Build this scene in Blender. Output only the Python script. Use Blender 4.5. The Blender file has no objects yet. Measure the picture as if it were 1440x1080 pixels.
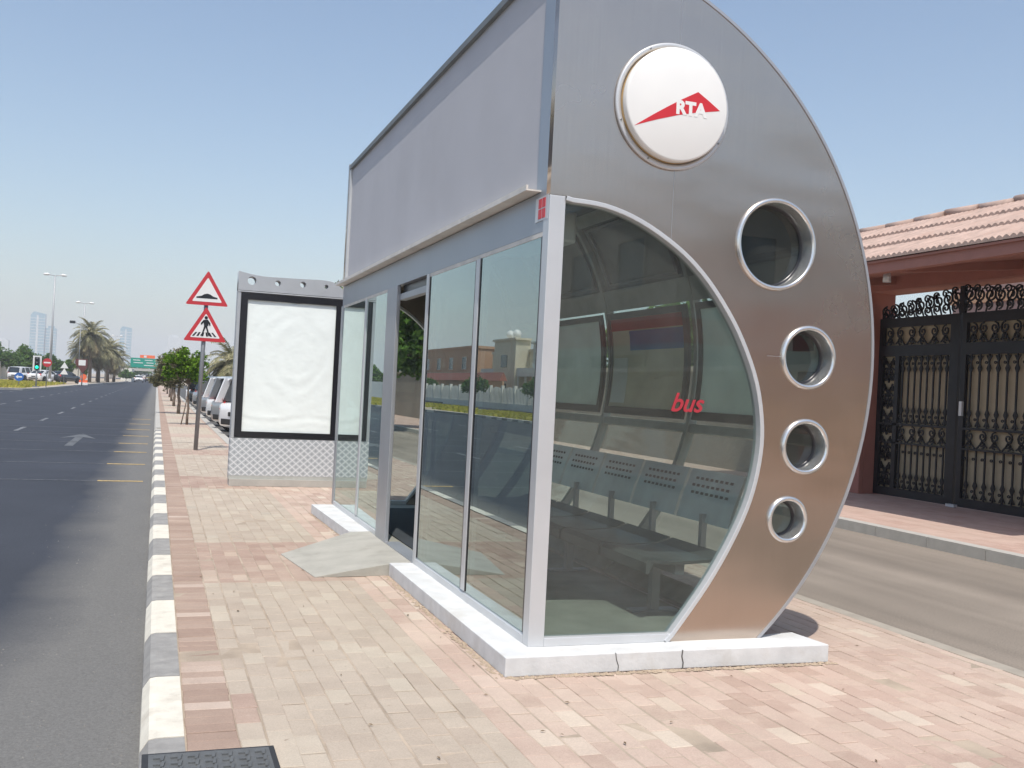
import bpy, math, random
from mathutils import Vector, Matrix
import mathutils
random.seed(7)
S = bpy.context.scene
COL = S.collection
PI = math.pi
def R(d): return math.radians(d)

# ------------------------------------------------------------------ materials
def newmat(name):
    m = bpy.data.materials.new(name); m.use_nodes = True
    nt = m.node_tree; nt.nodes.clear()
    out = nt.nodes.new('ShaderNodeOutputMaterial')
    return m, nt, out
def N(nt, typ, **kw):
    n = nt.nodes.new('ShaderNode' + typ)
    for k, v in kw.items():
        if k in n.inputs.keys(): n.inputs[k].default_value = v
        else: setattr(n, k, v)
    return n
def rgb(c): return (c[0], c[1], c[2], 1.0)
def pos_node(nt, world=True, scale=(1, 1, 1), rotz=0.0, loc=(0, 0, 0)):
    if world:
        g = N(nt, 'NewGeometry'); o = g.outputs['Position']
    else:
        g = N(nt, 'TexCoord'); o = g.outputs['Object']
    mp = N(nt, 'Mapping'); nt.links.new(o, mp.inputs['Vector'])
    mp.inputs['Scale'].default_value = scale; mp.inputs['Rotation'].default_value = (0, 0, rotz)
    mp.inputs['Location'].default_value = loc
    return mp.outputs[0]
def mixc(nt, fac, a, b, mode='MIX'):
    m = N(nt, 'Mix'); m.data_type = 'RGBA'; m.blend_type = mode
    L = nt.links.new
    if isinstance(fac, (int, float)): m.inputs[0].default_value = fac
    else: L(fac, m.inputs[0])
    for i, v in ((6, a), (7, b)):
        if isinstance(v, tuple): m.inputs[i].default_value = rgb(v)
        else: L(v, m.inputs[i])
    return m.outputs[2]
def ramp(nt, fac, stops):
    r = N(nt, 'ValToRGB'); nt.links.new(fac, r.inputs[0])
    e = r.color_ramp.elements
    while len(e) < len(stops): e.new(0.5)
    for i, (p, c) in enumerate(stops):
        e[i].position = p; e[i].color = rgb(c) if isinstance(c, tuple) else (c, c, c, 1)
    return r.outputs[0]
def noise(nt, vec, scale, detail=4, rough=.55):
    n = N(nt, 'TexNoise', Scale=scale, Detail=detail, Roughness=rough); nt.links.new(vec, n.inputs['Vector'])
    return n.outputs[0]
def math_(nt, op, a, b=None, c=None):
    n = N(nt, 'Math'); n.operation = op
    for i, v in enumerate((a, b, c)):
        if v is None: continue
        if isinstance(v, (int, float)): n.inputs[i].default_value = v
        else: nt.links.new(v, n.inputs[i])
    return n.outputs[0]
def mat(name, c, rough=.6, metal=0.0, var=.12, nscale=6.0, bump=0.0, bscale=60.0, world=False, spec=.5, emit=None, stretch=(1, 1, 1), coat=0.0, dirt=None, dscale=1.5):
    m, nt, out = newmat(name)
    b = N(nt, 'BsdfPrincipled'); L = nt.links.new
    v = pos_node(nt, world, stretch)
    n = noise(nt, v, nscale)
    lo = tuple(x * (1 - var) for x in c); hi = tuple(min(1, x * (1 + var)) for x in c)
    col = ramp(nt, n, [(.3, lo), (.7, hi)])
    if dirt:
        n2 = noise(nt, v, dscale, 6, .65)
        f = ramp(nt, n2, [(.52, 0.0), (.7, .6)])
        col = mixc(nt, f, col, dirt)
    L(col, b.inputs['Base Color'])
    b.inputs['Roughness'].default_value = rough; b.inputs['Metallic'].default_value = metal
    b.inputs['Specular IOR Level'].default_value = spec
    b.inputs['Coat Weight'].default_value = coat
    if bump:
        bn = N(nt, 'Bump', Strength=bump, Distance=.01)
        L(noise(nt, v, bscale, 3), bn.inputs['Height']); L(bn.outputs[0], b.inputs['Normal'])
    if emit:
        b.inputs['Emission Color'].default_value = rgb(emit[0]); b.inputs['Emission Strength'].default_value = emit[1]
    L(b.outputs[0], out.inputs[0])
    return m

def brick_mat(name, c1, c2, mortar, bw, rh, off=.5, phase=(0, 0), swap=False, msize=.004, stain=(.62, .55, .47), stain_amt=.35, extra=None, bias=0.0, bump=.5, sq=1.0):
    m, nt, out = newmat(name); L = nt.links.new
    b = N(nt, 'BsdfPrincipled', Roughness=.9); b.inputs['Specular IOR Level'].default_value = .2
    g = N(nt, 'NewGeometry'); s = N(nt, 'SeparateXYZ'); L(g.outputs['Position'], s.inputs[0])
    # slightly wandering joints
    wob = N(nt, 'TexNoise', Scale=5.0, Detail=3.0); L(g.outputs['Position'], wob.inputs['Vector'])
    wx = math_(nt, 'MULTIPLY_ADD', wob.outputs[0], .012, -.006)
    a = math_(nt, 'ADD', s.outputs[1 if swap else 0], wx); d = math_(nt, 'ADD', s.outputs[0 if swap else 1], wx)
    a = math_(nt, 'ADD', a, phase[0] + 200 * bw); d = math_(nt, 'ADD', d, phase[1] + 400 * rh)
    cb = N(nt, 'CombineXYZ'); L(a, cb.inputs[0]); L(d, cb.inputs[1])
    t = N(nt, 'TexBrick'); L(cb.outputs[0], t.inputs['Vector'])
    t.offset = off; t.squash = sq
    t.inputs['Scale'].default_value = 1.0
    t.inputs['Color1'].default_value = rgb(c1); t.inputs['Color2'].default_value = rgb(c2)
    t.inputs['Mortar'].default_value = rgb(mortar)
    t.inputs['Mortar Size'].default_value = msize; t.inputs['Mortar Smooth'].default_value = .35
    t.inputs['Bias'].default_value = bias
    t.inputs['Brick Width'].default_value = bw; t.inputs['Row Height'].default_value = rh
    col = t.outputs['Color']
    n1 = noise(nt, g.outputs['Position'], .55, 5, .6)
    col = mixc(nt, ramp(nt, n1, [(.4, 0.0), (.68, stain_amt)]), col, stain)
    n2 = noise(nt, g.outputs['Position'], 60, 4, .7)
    col = mixc(nt, 1.0, col, ramp(nt, n2, [(.25, .86), (.75, 1.1)]), 'MULTIPLY')
    n4 = noise(nt, g.outputs['Position'], 3.3, 5, .7)
    col = mixc(nt, 1.0, col, ramp(nt, n4, [(.3, .9), (.7, 1.07)]), 'MULTIPLY')
    n3 = noise(nt, g.outputs['Position'], 14, 2, .5)   # scattered small dark debris
    col = mixc(nt, ramp(nt, n3, [(.745, 0.0), (.765, .55)]), col, (.16, .12, .09))
    L(col, b.inputs['Base Color'])
    bn = N(nt, 'Bump', Strength=bump, Distance=.006)
    h = math_(nt, 'SUBTRACT', math_(nt, 'MULTIPLY', n2, .35), t.outputs['Fac'])
    L(h, bn.inputs['Height']); L(bn.outputs[0], b.inputs['Normal'])
    L(b.outputs[0], out.inputs[0])
    return m

def glass_mat(name, tint, ior=1.8, gain=1.2, rough=.0, gcol=(.9, .97, .95), dust=(.015, .07)):
    m, nt, out = newmat(name); L = nt.links.new
    tr = N(nt, 'BsdfTransparent'); tr.inputs[0].default_value = rgb(tint)
    gl = N(nt, 'BsdfGlossy'); gl.inputs['Roughness'].default_value = rough; gl.inputs['Color'].default_value = rgb(gcol)
    fr = N(nt, 'Fresnel', IOR=ior)
    f = math_(nt, 'MINIMUM', math_(nt, 'MULTIPLY', fr.outputs[0], gain), .95)
    gg = N(nt, 'NewGeometry'); f = math_(nt, 'MULTIPLY', f, math_(nt, 'SUBTRACT', 1.0, gg.outputs['Backfacing']))
    # dust film
    df = N(nt, 'BsdfDiffuse'); df.inputs['Color'].default_value = (.5, .5, .46, 1)
    v = pos_node(nt, True)
    dn = noise(nt, v, 1.7, 6, .7)
    mx = N(nt, 'MixShader'); L(f, mx.inputs[0]); L(tr.outputs[0], mx.inputs[1]); L(gl.outputs[0], mx.inputs[2])
    m2 = N(nt, 'MixShader'); L(ramp(nt, dn, [(.35, dust[0]), (.75, dust[1])]), m2.inputs[0]); L(mx.outputs[0], m2.inputs[1]); L(df.outputs[0], m2.inputs[2])
    L(m2.outputs[0], out.inputs[0])
    return m

def brushed(name, c, rough=.3, vertical=True):
    m, nt, out = newmat(name); L = nt.links.new
    b = N(nt, 'BsdfPrincipled', Metallic=1.0)
    v = pos_node(nt, True, (420, 420, 2.5) if vertical else (3, 3, 200))
    n = noise(nt, v, 1.0, 2, .5)
    v2 = pos_node(nt, True)
    n2 = noise(nt, v2, .8, 5, .6)
    lo = tuple(x * .965 for x in c); hi = tuple(min(1, x * 1.025) for x in c)
    col = ramp(nt, n, [(.3, lo), (.7, hi)])
    col = mixc(nt, 1.0, col, ramp(nt, n2, [(.3, .93), (.7, 1.04)]), 'MULTIPLY')
    L(col, b.inputs['Base Color'])
    L(ramp(nt, n2, [(.3, rough * .85), (.7, rough * 1.2)]), b.inputs['Roughness'])
    b.inputs['Anisotropic'].default_value = .6
    tg = N(nt, 'Tangent'); tg.direction_type = 'RADIAL'; tg.axis = 'Z'
    L(tg.outputs[0], b.inputs['Tangent'])
    v3 = pos_node(nt, True, (1, 1, 2.2)); n5 = noise(nt, v3, 1.1, 1.5, .4)
    b0 = N(nt, 'Bump', Strength=.35, Distance=.03); L(n5, b0.inputs['Height'])
    bn = N(nt, 'Bump', Strength=.02, Distance=.002); L(n, bn.inputs['Height']); L(b0.outputs[0], bn.inputs['Normal']); L(bn.outputs[0], b.inputs['Normal'])
    L(b.outputs[0], out.inputs[0])
    return m

M = {}
M['steel'] = brushed('brushed_steel', (.545, .465, .40), .25)
M['steel_dark'] = mat('rim_steel', (.30, .30, .30), .38, .9)
M['alu'] = mat('silver_aluminium', (.42, .43, .45), .42, .55, .05, 3)
M['alu_light'] = mat('light_aluminium', (.60, .61, .62), .38, .35, .04, 3)
M['chrome'] = mat('porthole_ring_metal', (.74, .74, .73), .22, .85, .04)
M['fascia'] = mat('fascia_panel', (.36, .385, .42), .38, .45, .04, 2)
M['billboard'] = mat('billboard_vinyl', (.515, .51, .53), .75, 0, .04, 1.4, .2, 5, dirt=(.47, .465, .48), dscale=.9)
M['ledge'] = mat('ledge_paint', (.68, .64, .58), .5, .1)
M['dark_inside'] = mat('shelter_lining', (.16, .175, .18), .6)
M['rail'] = mat('shelter_rail', (.45, .46, .43), .5, .1)
M['floor_tile'] = mat('shelter_floor', (.34, .335, .29), .6, 0, .2, 3, .1, 40, world=True)
M['shade_floor'] = mat('painted_floor_shade', (.035, .042, .05), .8)  # shade of the shelter floor put into a near-black colour
M['glass_side'] = glass_mat('side_glass', (.40, .50, .49), 2.4, 1.8, gcol=(.84, .95, .93))
M['glass_end'] = glass_mat('end_glass', (.78, .83, .815), 1.5, 1.05, gcol=(.93, .97, 1.0), dust=(.025, .065))
M['glass_back'] = glass_mat('back_glass', (.92, .96, .95), 1.5, 1.0)
M['glass_hole'] = glass_mat('porthole_glass', (.45, .48, .48), 1.6, 1.0)
M['white_disc'] = mat('sign_white', (.82, .81, .78), .35, 0, .02, coat=.2)
M['red'] = mat('sign_red', (.60, .025, .035), .4, 0, .03)
M['red_letter'] = mat('glass_lettering_red', (.42, .03, .045), .5, 0, .02)
M['black'] = mat('black_paint', (.012, .012, .016), .3, 0, .1)
M['paper'] = mat('poster_paper', (.84, .89, .86), .8, 0, .02, 2)
M['bench'] = mat('bench_metal', (.62, .66, .66), .4, .35)
M['hole'] = mat('perforation', (.02, .02, .02), .8)
M['plinth'] = mat('painted_concrete', (.62, .625, .62), .85, 0, .09, 7, .22, 25, world=True, dirt=(.50, .475, .435), dscale=3)
M['ramp'] = mat('ramp_concrete', (.40, .385, .34), .9, 0, .1, 4, .4, 50, world=True, dirt=(.29, .27, .23), dscale=5)
M['crack'] = mat('crack_dark', (.10, .095, .09), .9)
M['crack_dirt'] = mat('joint_dirt', (.38, .30, .22), .95)
M['kerb_w'] = mat('kerb_white_paint', (.66, .62, .53), .85, 0, .08, 9, .3, 50, world=True, dirt=(.45, .40, .33), dscale=5)
M['kerb_b'] = mat('kerb_grey_paint', (.28, .27, .255), .85, 0, .16, 9, .3, 50, world=True, dirt=(.40, .38, .35), dscale=6)
M['kerb_plain'] = mat('kerb_concrete', (.44, .42, .38), .9, 0, .08, 6, .2, 50, world=True)
M['red_pave'] = brick_mat('red_paving', (.42, .315, .255), (.47, .365, .30), (.52, .43, .35), .222, .1167, swap=True, phase=(0.03, .01), stain=(.56, .45, .37), stain_amt=.45, extra=1)
M['pale_pave'] = brick_mat('beige_paving', (.485, .41, .32), (.54, .465, .37), (.37, .30, .235), .222, .115, swap=True, phase=(.0, -.07), stain=(.46, .41, .355), stain_amt=.4, msize=.0035)
M['border_pave'] = brick_mat('border_paving', (.36, .255, .20), (.42, .305, .24), (.26, .195, .15), .228, .107, off=0, phase=(-.19, 0), swap=False, msize=.004, stain=(.44, .34, .28))
M['tan_pave'] = brick_mat('far_paving', (.45, .30, .245), (.52, .37, .31), (.58, .48, .40), .3, .16, swap=True, stain=(.58, .46, .38), stain_amt=.4)

def asphalt(name, base, dusty=None, tracks=False):
    m, nt, out = newmat(name); L = nt.links.new
    b = N(nt, 'BsdfPrincipled', Roughness=.85); b.inputs['Specular IOR Level'].default_value = .25
    g = N(nt, 'NewGeometry'); P = g.outputs['Position']
    n = noise(nt, P, 90, 3, .8); n2 = noise(nt, P, .35, 5, .6)
    col = ramp(nt, n, [(.3, tuple(x * .7 for x in base)), (.72, tuple(x * 1.35 for x in base))])
    col = mixc(nt, 1.0, col, ramp(nt, n2, [(.35, .88), (.7, 1.12)]), 'MULTIPLY')
    if dusty:   # sand and dust blown against the kerb, wider close to the bus stop
        s = N(nt, 'SeparateXYZ'); L(P, s.inputs[0])
        n3 = noise(nt, P, .8, 4, .6)
        x = math_(nt, 'ADD', s.outputs[0], math_(nt, 'MULTIPLY_ADD', n3, .5, -.25))
        w = math_(nt, 'ADD', .92, math_(nt, 'MULTIPLY', math_(nt, 'MAXIMUM', math_(nt, 'SUBTRACT', 8.0, s.outputs[1]), 0.0), .13))
        r = math_(nt, 'DIVIDE', math_(nt, 'ADD', x, w), .58)
        r = math_(nt, 'MINIMUM', math_(nt, 'MAXIMUM', r, 0.0), 1.0)
        nn = noise(nt, P, 70, 2, .9)
        d = ramp(nt, nn, [(.3, tuple(x * .78 for x in dusty)), (.72, tuple(x * 1.22 for x in dusty))])
        col = mixc(nt, r, col, d)
    if tracks:
        v = pos_node(nt, True, (1.1, .05, 1)); n4 = noise(nt, v, 1.6, 3, .5)
        col = mixc(nt, 1.0, col, ramp(nt, n4, [(.35, .82), (.65, 1.15)]), 'MULTIPLY')
    L(col, b.inputs['Base Color'])
    bn = N(nt, 'Bump', Strength=.5, Distance=.004); L(n, bn.inputs['Height']); L(bn.outputs[0], b.inputs['Normal'])
    L(b.outputs[0], out.inputs[0])
    return m
M['road'] = asphalt('road_asphalt', (.046, .051, .064), (.158, .154, .146))
M['service'] = asphalt('service_asphalt', (.265, .225, .185), None, True)
M['parking'] = asphalt('parking_asphalt', (.10, .098, .095))
M['sand'] = mat('sand_ground', (.40, .33, .25), .95, 0, .12, .05, .2, 8, world=True)
def worn(name, c, amt, base=(.09, .095, .11)):
    m, nt, out = newmat(name); L = nt.links.new
    b = N(nt, 'BsdfPrincipled', Roughness=.8)
    g = N(nt, 'NewGeometry')
    n = noise(nt, g.outputs['Position'], 14, 6, .75)
    col = mixc(nt, ramp(nt, n, [(amt - .12, 1.0), (amt + .12, .15)]), c, base)
    L(col, b.inputs['Base Color']); L(b.outputs[0], out.inputs[0]); return m
M['mark_w'] = worn('lane_paint_white', (.34, .35, .36), .53, (.06, .065, .075))
M['mark_y'] = worn('lane_paint_yellow', (.56, .39, .14), .42)
M['mark_f'] = worn('lane_paint_faded', (.17, .18, .19), .56, (.06, .065, .075))
M['mark_a'] = worn('arrow_paint_worn', (.15, .16, .165), .5, (.08, .085, .095))

# foliage and others
def leafmat(name, a, b_, trans=.25):
    m, nt, out = newmat(name); L = nt.links.new
    g = N(nt, 'NewGeometry')
    col = ramp(nt, g.outputs['Random Per Island'], [(0.0, a), (1.0, b_)])
    d = N(nt, 'BsdfDiffuse'); t = N(nt, 'BsdfTranslucent'); L(col, d.inputs[0]); L(col, t.inputs[0])
    mx = N(nt, 'MixShader'); mx.inputs[0].default_value = trans; L(d.outputs[0], mx.inputs[1]); L(t.outputs[0], mx.inputs[2])
    L(mx.outputs[0], out.inputs[0]); return m
M['leaf'] = leafmat('leaf_green', (.045, .095, .025), (.15, .26, .05))
M['leaf_bright'] = leafmat('leaf_bright', (.05, .11, .018), (.20, .34, .03))
M['leaf_dry'] = leafmat('leaf_dusty', (.10, .11, .055), (.30, .27, .16))
M['leaf_dark'] = leafmat('leaf_dark', (.055, .11, .035), (.14, .23, .07))
M['palm'] = leafmat('palm_frond', (.16, .165, .085), (.42, .38, .23))
M['palm_dry'] = leafmat('palm_frond_dry', (.20, .165, .10), (.33, .28, .17))
M['bark'] = mat('bark', (.16, .12, .09), .95, 0, .3, 8, .6, 20)
M['grass'] = mat('lawn_grass', (.22, .24, .055), .95, 0, .35, .9, .3, 30, world=True)
M['wall_tan'] = mat('wall_tan_render', (.48, .39, .29), .9, 0, .06, 1)
M['wall_cream'] = mat('wall_cream_render', (.70, .62, .48), .9, 0, .05, 1)
M['wall_white'] = mat('wall_white_render', (.68, .66, .60), .9, 0, .05, 1)
M['wall_brown'] = mat('wall_brown_render', (.36, .15, .115), .85, 0, .08, 2, .1, 30, dirt=(.28, .13, .10))
M['wall_orange'] = mat('wall_ochre_render', (.50, .30, .19), .9, 0, .06, 1)
M['wall_mauve'] = mat('wall_mauve_render', (.36, .24, .22), .9, 0, .05, 1)
M['roof_tile'] = mat('terracotta_tile', (.45, .325, .27), .9, 0, .22, 5, .3, 40, dirt=(.34, .21, .16), dscale=2.5)
M['red_band'] = mat('roof_band_red', (.35, .13, .10), .85)
M['soffit'] = mat('soffit_paint', (.36, .165, .13), .8, 0, .05)
M['win'] = mat('window_glass', (.05, .07, .085), .08, 0, .1, spec=.8)
M['win_blue'] = mat('window_blue_glass', (.05, .16, .26), .1, 0, .1, spec=.8)
M['iron'] = mat('black_ironwork', (.014, .015, .019), .42, .3, .15)
M['sheet'] = mat('gate_beige_sheet', (.40, .335, .225), .7, 0, .05)
M['pole'] = mat('galvanised_pole', (.26, .27, .28), .5, .5, .06)
M['pole_white'] = mat('lamp_pole_paint', (.42, .43, .44), .5, .2, .04)
M['sign_back'] = mat('sign_white_sheet', (.74, .74, .72), .5, 0, .02)
M['sign_red'] = mat('sign_border_red', (.50, .03, .04), .5, 0, .04)
M['sign_green'] = mat('sign_green', (.0, .28, .20), .5)
M['sign_orange'] = mat('sign_orange', (.85, .16, .05), .5)
M['sign_blue'] = mat('sign_blue', (.02, .12, .42), .5)
M['sign_brown'] = mat('sign_brown', (.12, .035, .03), .5)
M['tower'] = mat('tower_glass', (.16, .32, .40), .3, .2, .1, .05)
M['tower_white'] = mat('tower_cladding', (.55, .57, .57), .6, 0, .05, .05)
M['car_white'] = mat('car_paint_white', (.78, .78, .78), .25, 0, .01, coat=.6)
M['car_silver'] = mat('car_paint_silver', (.42, .43, .44), .28, .5, .01, coat=.6)
M['car_dark'] = mat('car_paint_dark', (.05, .055, .06), .25, .3, .01, coat=.6)
M['car_red'] = mat('car_paint_red', (.35, .03, .03), .25, .0, .01, coat=.6)
M['car_glass'] = mat('car_glass', (.02, .025, .03), .06, 0, .05, spec=.9)
M['tyre'] = mat('tyre_rubber', (.018, .018, .018), .85)
M['tail'] = mat('tail_lens', (.50, .012, .015), .2)
M['lens'] = mat('head_lens', (.7, .72, .74), .12)
M['lit_green'] = mat('signal_green_lit', (.0, .5, .3), .4, emit=((.0, .85, .45), 2.2))
M['manhole'] = mat('cast_iron_cover', (.15, .155, .155), .6, .4, .12, 20, .3, 70)
M['manhole_frame'] = mat('cover_frame', (.05, .05, .052), .6, .4)

# ------------------------------------------------------------------ mesh helpers
class MB:
    def __init__(self): self.v = []; self.f = []; self.mi = []; self.smooth = []
    def add(self, vs, fs, mi=0, sm=False):
        o = len(self.v); self.v += [tuple(p) for p in vs]
        for f in fs: self.f.append([i + o for i in f]); self.mi.append(mi); self.smooth.append(sm)
    def box(self, x0, y0, z0, x1, y1, z1, mi=0):
        self.add([(x0, y0, z0), (x1, y0, z0), (x1, y1, z0), (x0, y1, z0), (x0, y0, z1), (x1, y0, z1), (x1, y1, z1), (x0, y1, z1)],
                 [(0, 3, 2, 1), (4, 5, 6, 7), (0, 1, 5, 4), (1, 2, 6, 5), (2, 3, 7, 6), (3, 0, 4, 7)], mi)
    def quad(self, a, b, c, d, mi=0): self.add([a, b, c, d], [(0, 1, 2, 3)], mi)
    def tube(self, pts, r, n=8, mi=0, caps=True, sm=True):
        pts = [Vector(p) for p in pts]; rs = r if isinstance(r, (list, tuple)) else [r] * len(pts)
        rings = []; up = None
        for i, p in enumerate(pts):
            t = (pts[min(i + 1, len(pts) - 1)] - pts[max(i - 1, 0)])
            t = t.normalized() if t.length > 1e-9 else Vector((0, 0, 1))
            if up is None: up = Vector((0, 0, 1)) if abs(t.z) < .9 else Vector((0, 1, 0))
            a = t.cross(up)
            if a.length < 1e-4: a = t.cross(Vector((1, 0, 0)))
            a.normalize(); b = t.cross(a).normalized(); up = -b if False else up
            rings.append([p + a * rs[i] * math.cos(2 * PI * k / n) + b * rs[i] * math.sin(2 * PI * k / n) for k in range(n)])
        vs = [q for g in rings for q in g]; fs = []
        for i in range(len(pts) - 1):
            for k in range(n): fs.append((i * n + k, i * n + (k + 1) % n, (i + 1) * n + (k + 1) % n, (i + 1) * n + k))
        self.add(vs, fs, mi, sm)
        if caps:
            self.add(rings[0], [tuple(range(n))], mi); self.add(rings[-1], [tuple(reversed(range(n)))], mi)
    def ribbon(self, pts, w, d, x, mi=0):
        """flat bar of width w following (y,z) points, depth d in x, centred on x"""
        n = len(pts); L_ = []; R_ = []
        for i, (y, z) in enumerate(pts):
            a = pts[max(i - 1, 0)]; b = pts[min(i + 1, n - 1)]
            ty, tz = b[0] - a[0], b[1] - a[1]; l = math.hypot(ty, tz) or 1; ny, nz = -tz / l * w / 2, ty / l * w / 2
            L_.append((y + ny, z + nz)); R_.append((y - ny, z - nz))
        vs = []
        for i in range(n):
            vs += [(x - d / 2, *L_[i]), (x - d / 2, *R_[i]), (x + d / 2, *R_[i]), (x + d / 2, *L_[i])]
        fs = []
        for i in range(n - 1):
            for k in range(4): fs.append((i * 4 + k, i * 4 + (k + 1) % 4, i * 4 + 4 + (k + 1) % 4, i * 4 + 4 + k))
        fs += [(3, 2, 1, 0), (n * 4 - 4, n * 4 - 3, n * 4 - 2, n * 4 - 1)]
        self.add(vs, fs, mi)
    def prism_y(self, poly, y0, y1, mi=0, sm=False):
        n = len(poly)
        self.add([(x, y0, z) for x, z in poly] + [(x, y1, z) for x, z in poly],
                 [tuple(range(n)), tuple(reversed(range(n, 2 * n)))], mi)
        self.add([(x, y0, z) for x, z in poly] + [(x, y1, z) for x, z in poly],
                 [(i, i + n, (i + 1) % n + n, (i + 1) % n) for i in range(n)], mi, sm)
    def prism_x(self, poly, x0, x1, mi=0):
        n = len(poly)
        self.add([(x0, y, z) for y, z in poly] + [(x1, y, z) for y, z in poly],
                 [tuple(range(n)), tuple(reversed(range(n, 2 * n)))] + [(i, i + n, (i + 1) % n + n, (i + 1) % n) for i in range(n)], mi)
    def prism_z(self, poly, z0, z1, mi=0):
        n = len(poly)
        self.add([(x, y, z0) for x, y in poly] + [(x, y, z1) for x, y in poly],
                 [tuple(reversed(range(n))), tuple(range(n, 2 * n))] + [(i, (i + 1) % n, (i + 1) % n + n, i + n) for i in range(n)], mi)
    def lathe_y(self, cx, cz, prof, n=64, mi=0, sm=True):
        """rings (r, y) revolved about the line x=cx, z=cz parallel to Y"""
        vs = []
        for r, y in prof: vs += [(cx + r * math.cos(2 * PI * k / n), y, cz + r * math.sin(2 * PI * k / n)) for k in range(n)]
        fs = []
        for i in range(len(prof) - 1):
            for k in range(n): fs.append((i * n + k, i * n + (k + 1) % n, (i + 1) * n + (k + 1) % n, (i + 1) * n + k))
        self.add(vs, fs, mi, sm)
    def build(self, name, mats, parent=None, bevel=0, fix=True, loc=None, off=(0, 0, 0)):
        me = bpy.data.meshes.new(name)
        base = Vector(off)
        me.from_pydata([Vector(p) - base for p in self.v], [], self.f)
        mats = mats if isinstance(mats, (list, tuple)) else [mats]
        for m in mats: me.materials.append(M[m] if isinstance(m, str) else m)
        for p, mi, sm in zip(me.polygons, self.mi, self.smooth): p.material_index = mi; p.use_smooth = sm
        if fix:
            import bmesh
            bm = bmesh.new(); bm.from_mesh(me)
            bmesh.ops.remove_doubles(bm, verts=bm.verts, dist=1e-5)
            bmesh.ops.recalc_face_normals(bm, faces=bm.faces); bm.to_mesh(me); bm.free()
        me.update()
        o = bpy.data.objects.new(name, me); COL.objects.link(o)
        if parent: o.parent = parent
        if loc is not None: o.location = loc
        if bevel:
            b = o.modifiers.new('bevel', 'BEVEL'); b.width = bevel; b.segments = 2; b.limit_method = 'ANGLE'; b.angle_limit = R(35)
        return o
def tag(o, label=None, cat=None, group=None, kind=None):
    if label: o['label'] = label
    if cat: o['category'] = cat
    if group: o['group'] = group
    if kind: o['kind'] = kind
    return o
def empty(name, label, cat, loc=(0, 0, 0), rz=0, group=None):
    o = bpy.data.objects.new(name, None); COL.objects.link(o); o.location = loc; o.rotation_euler = (0, 0, rz)
    o.empty_display_size = .1
    return tag(o, label, cat, group)
def copy_tree(o, parent=None):
    c = o.copy(); COL.objects.link(c)
    if parent: c.parent = parent
    for ch in list(o.children): copy_tree(ch, c)
    return c
def structure(name, mb, mats, fix=True): return tag(mb.build(name, mats, fix=fix), kind='structure')
def text_obj(name, txt, size, m, parent, loc, rot, off=0.0, ext=.001, shear=0.0, align='LEFT', sx=1.0):
    cu = bpy.data.curves.new(name, 'FONT'); cu.body = txt; cu.size = size; cu.extrude = ext; cu.offset = off; cu.shear = shear; cu.align_x = align
    tmp = bpy.data.objects.new(name, cu); COL.objects.link(tmp)
    dg = bpy.context.evaluated_depsgraph_get(); me = bpy.data.meshes.new_from_object(tmp.evaluated_get(dg))
    bpy.data.objects.remove(tmp)
    me.materials.clear(); me.materials.append(M[m])
    o = bpy.data.objects.new(name, me); COL.objects.link(o); o.location = loc; o.rotation_euler = rot; o.scale = (sx, 1, 1)
    if parent: o.parent = parent
    return o
def catmull(P, n=6, closed=False):
    out = []; m = len(P)
    for i in range(m - 1 if not closed else m):
        p0, p1, p2, p3 = P[max(i - 1, 0)], P[i], P[(i + 1) % m], P[min(i + 2, m - 1) if not closed else (i + 2) % m]
        for k in range(n):
            t = k / n
            out.append(tuple(.5 * ((2 * p1[j]) + (-p0[j] + p2[j]) * t + (2 * p0[j] - 5 * p1[j] + 4 * p2[j] - p3[j]) * t * t + (-p0[j] + 3 * p1[j] - 3 * p2[j] + p3[j]) * t ** 3) for j in range(2)))
    if not closed: out.append(P[-1])
    return out

# ------------------------------------------------------------------ camera
YAW, PITCH, ROLL, F = .3410, .0093, .0501, 1407.8
CAMH = 1.55
def axes():
    cy, sy, cp, sp = math.cos(YAW), math.sin(YAW), math.cos(PITCH), math.sin(PITCH)
    fwd = Vector((sy * cp, cy * cp, sp)); right = Vector((cy, -sy, 0)); down = -right.cross(fwd)
    r = right * math.cos(ROLL) - down * math.sin(ROLL); d = right * math.sin(ROLL) + down * math.cos(ROLL)
    return r, d, fwd
r_, d_, f_ = axes()
cam = bpy.data.cameras.new('camera'); co = bpy.data.objects.new('camera', cam); COL.objects.link(co)
cam.sensor_width = 36; cam.lens = 36 * F / 1440; cam.clip_end = 20000; cam.clip_start = .05
Mx = Matrix((r_, -d_, -f_)).transposed().to_4x4(); Mx.translation = (0, 0, CAMH); co.matrix_world = Mx
S.camera = co

# ------------------------------------------------------------------ light
SA, SB = .15, .47          # a point at height z throws its shadow SA*z in +X and SB*z in +Y
sv = Vector((-SA, -SB, 1)).normalized()
elev = math.asin(sv.z); az = math.atan2(sv.x, sv.y)
sun = bpy.data.lights.new('sun', 'SUN'); so = bpy.data.objects.new('sun', sun); COL.objects.link(so)
sun.energy = 4.0; sun.angle = R(.55); sun.color = (1, .955, .88)
so.rotation_euler = sv.to_track_quat('Z', 'Y').to_euler(); so.location = (0, 0, 30)
W = bpy.data.worlds.new('World'); S.world = W; W.use_nodes = True
nt = W.node_tree; nt.nodes.clear()
sk = nt.nodes.new('ShaderNodeTexSky'); sk.sky_type = 'NISHITA'; sk.sun_disc = False
sk.sun_elevation = elev; sk.sun_rotation = az; sk.air_density = 1.2; sk.dust_density = 1.7; sk.ozone_density = 1.5; sk.altitude = 0
bg = nt.nodes.new('ShaderNodeBackground'); bg.inputs[1].default_value = .15
ow = nt.nodes.new('ShaderNodeOutputWorld'); nt.links.new(sk.outputs[0], bg.inputs[0]); nt.links.new(bg.outputs[0], ow.inputs[0])
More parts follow.
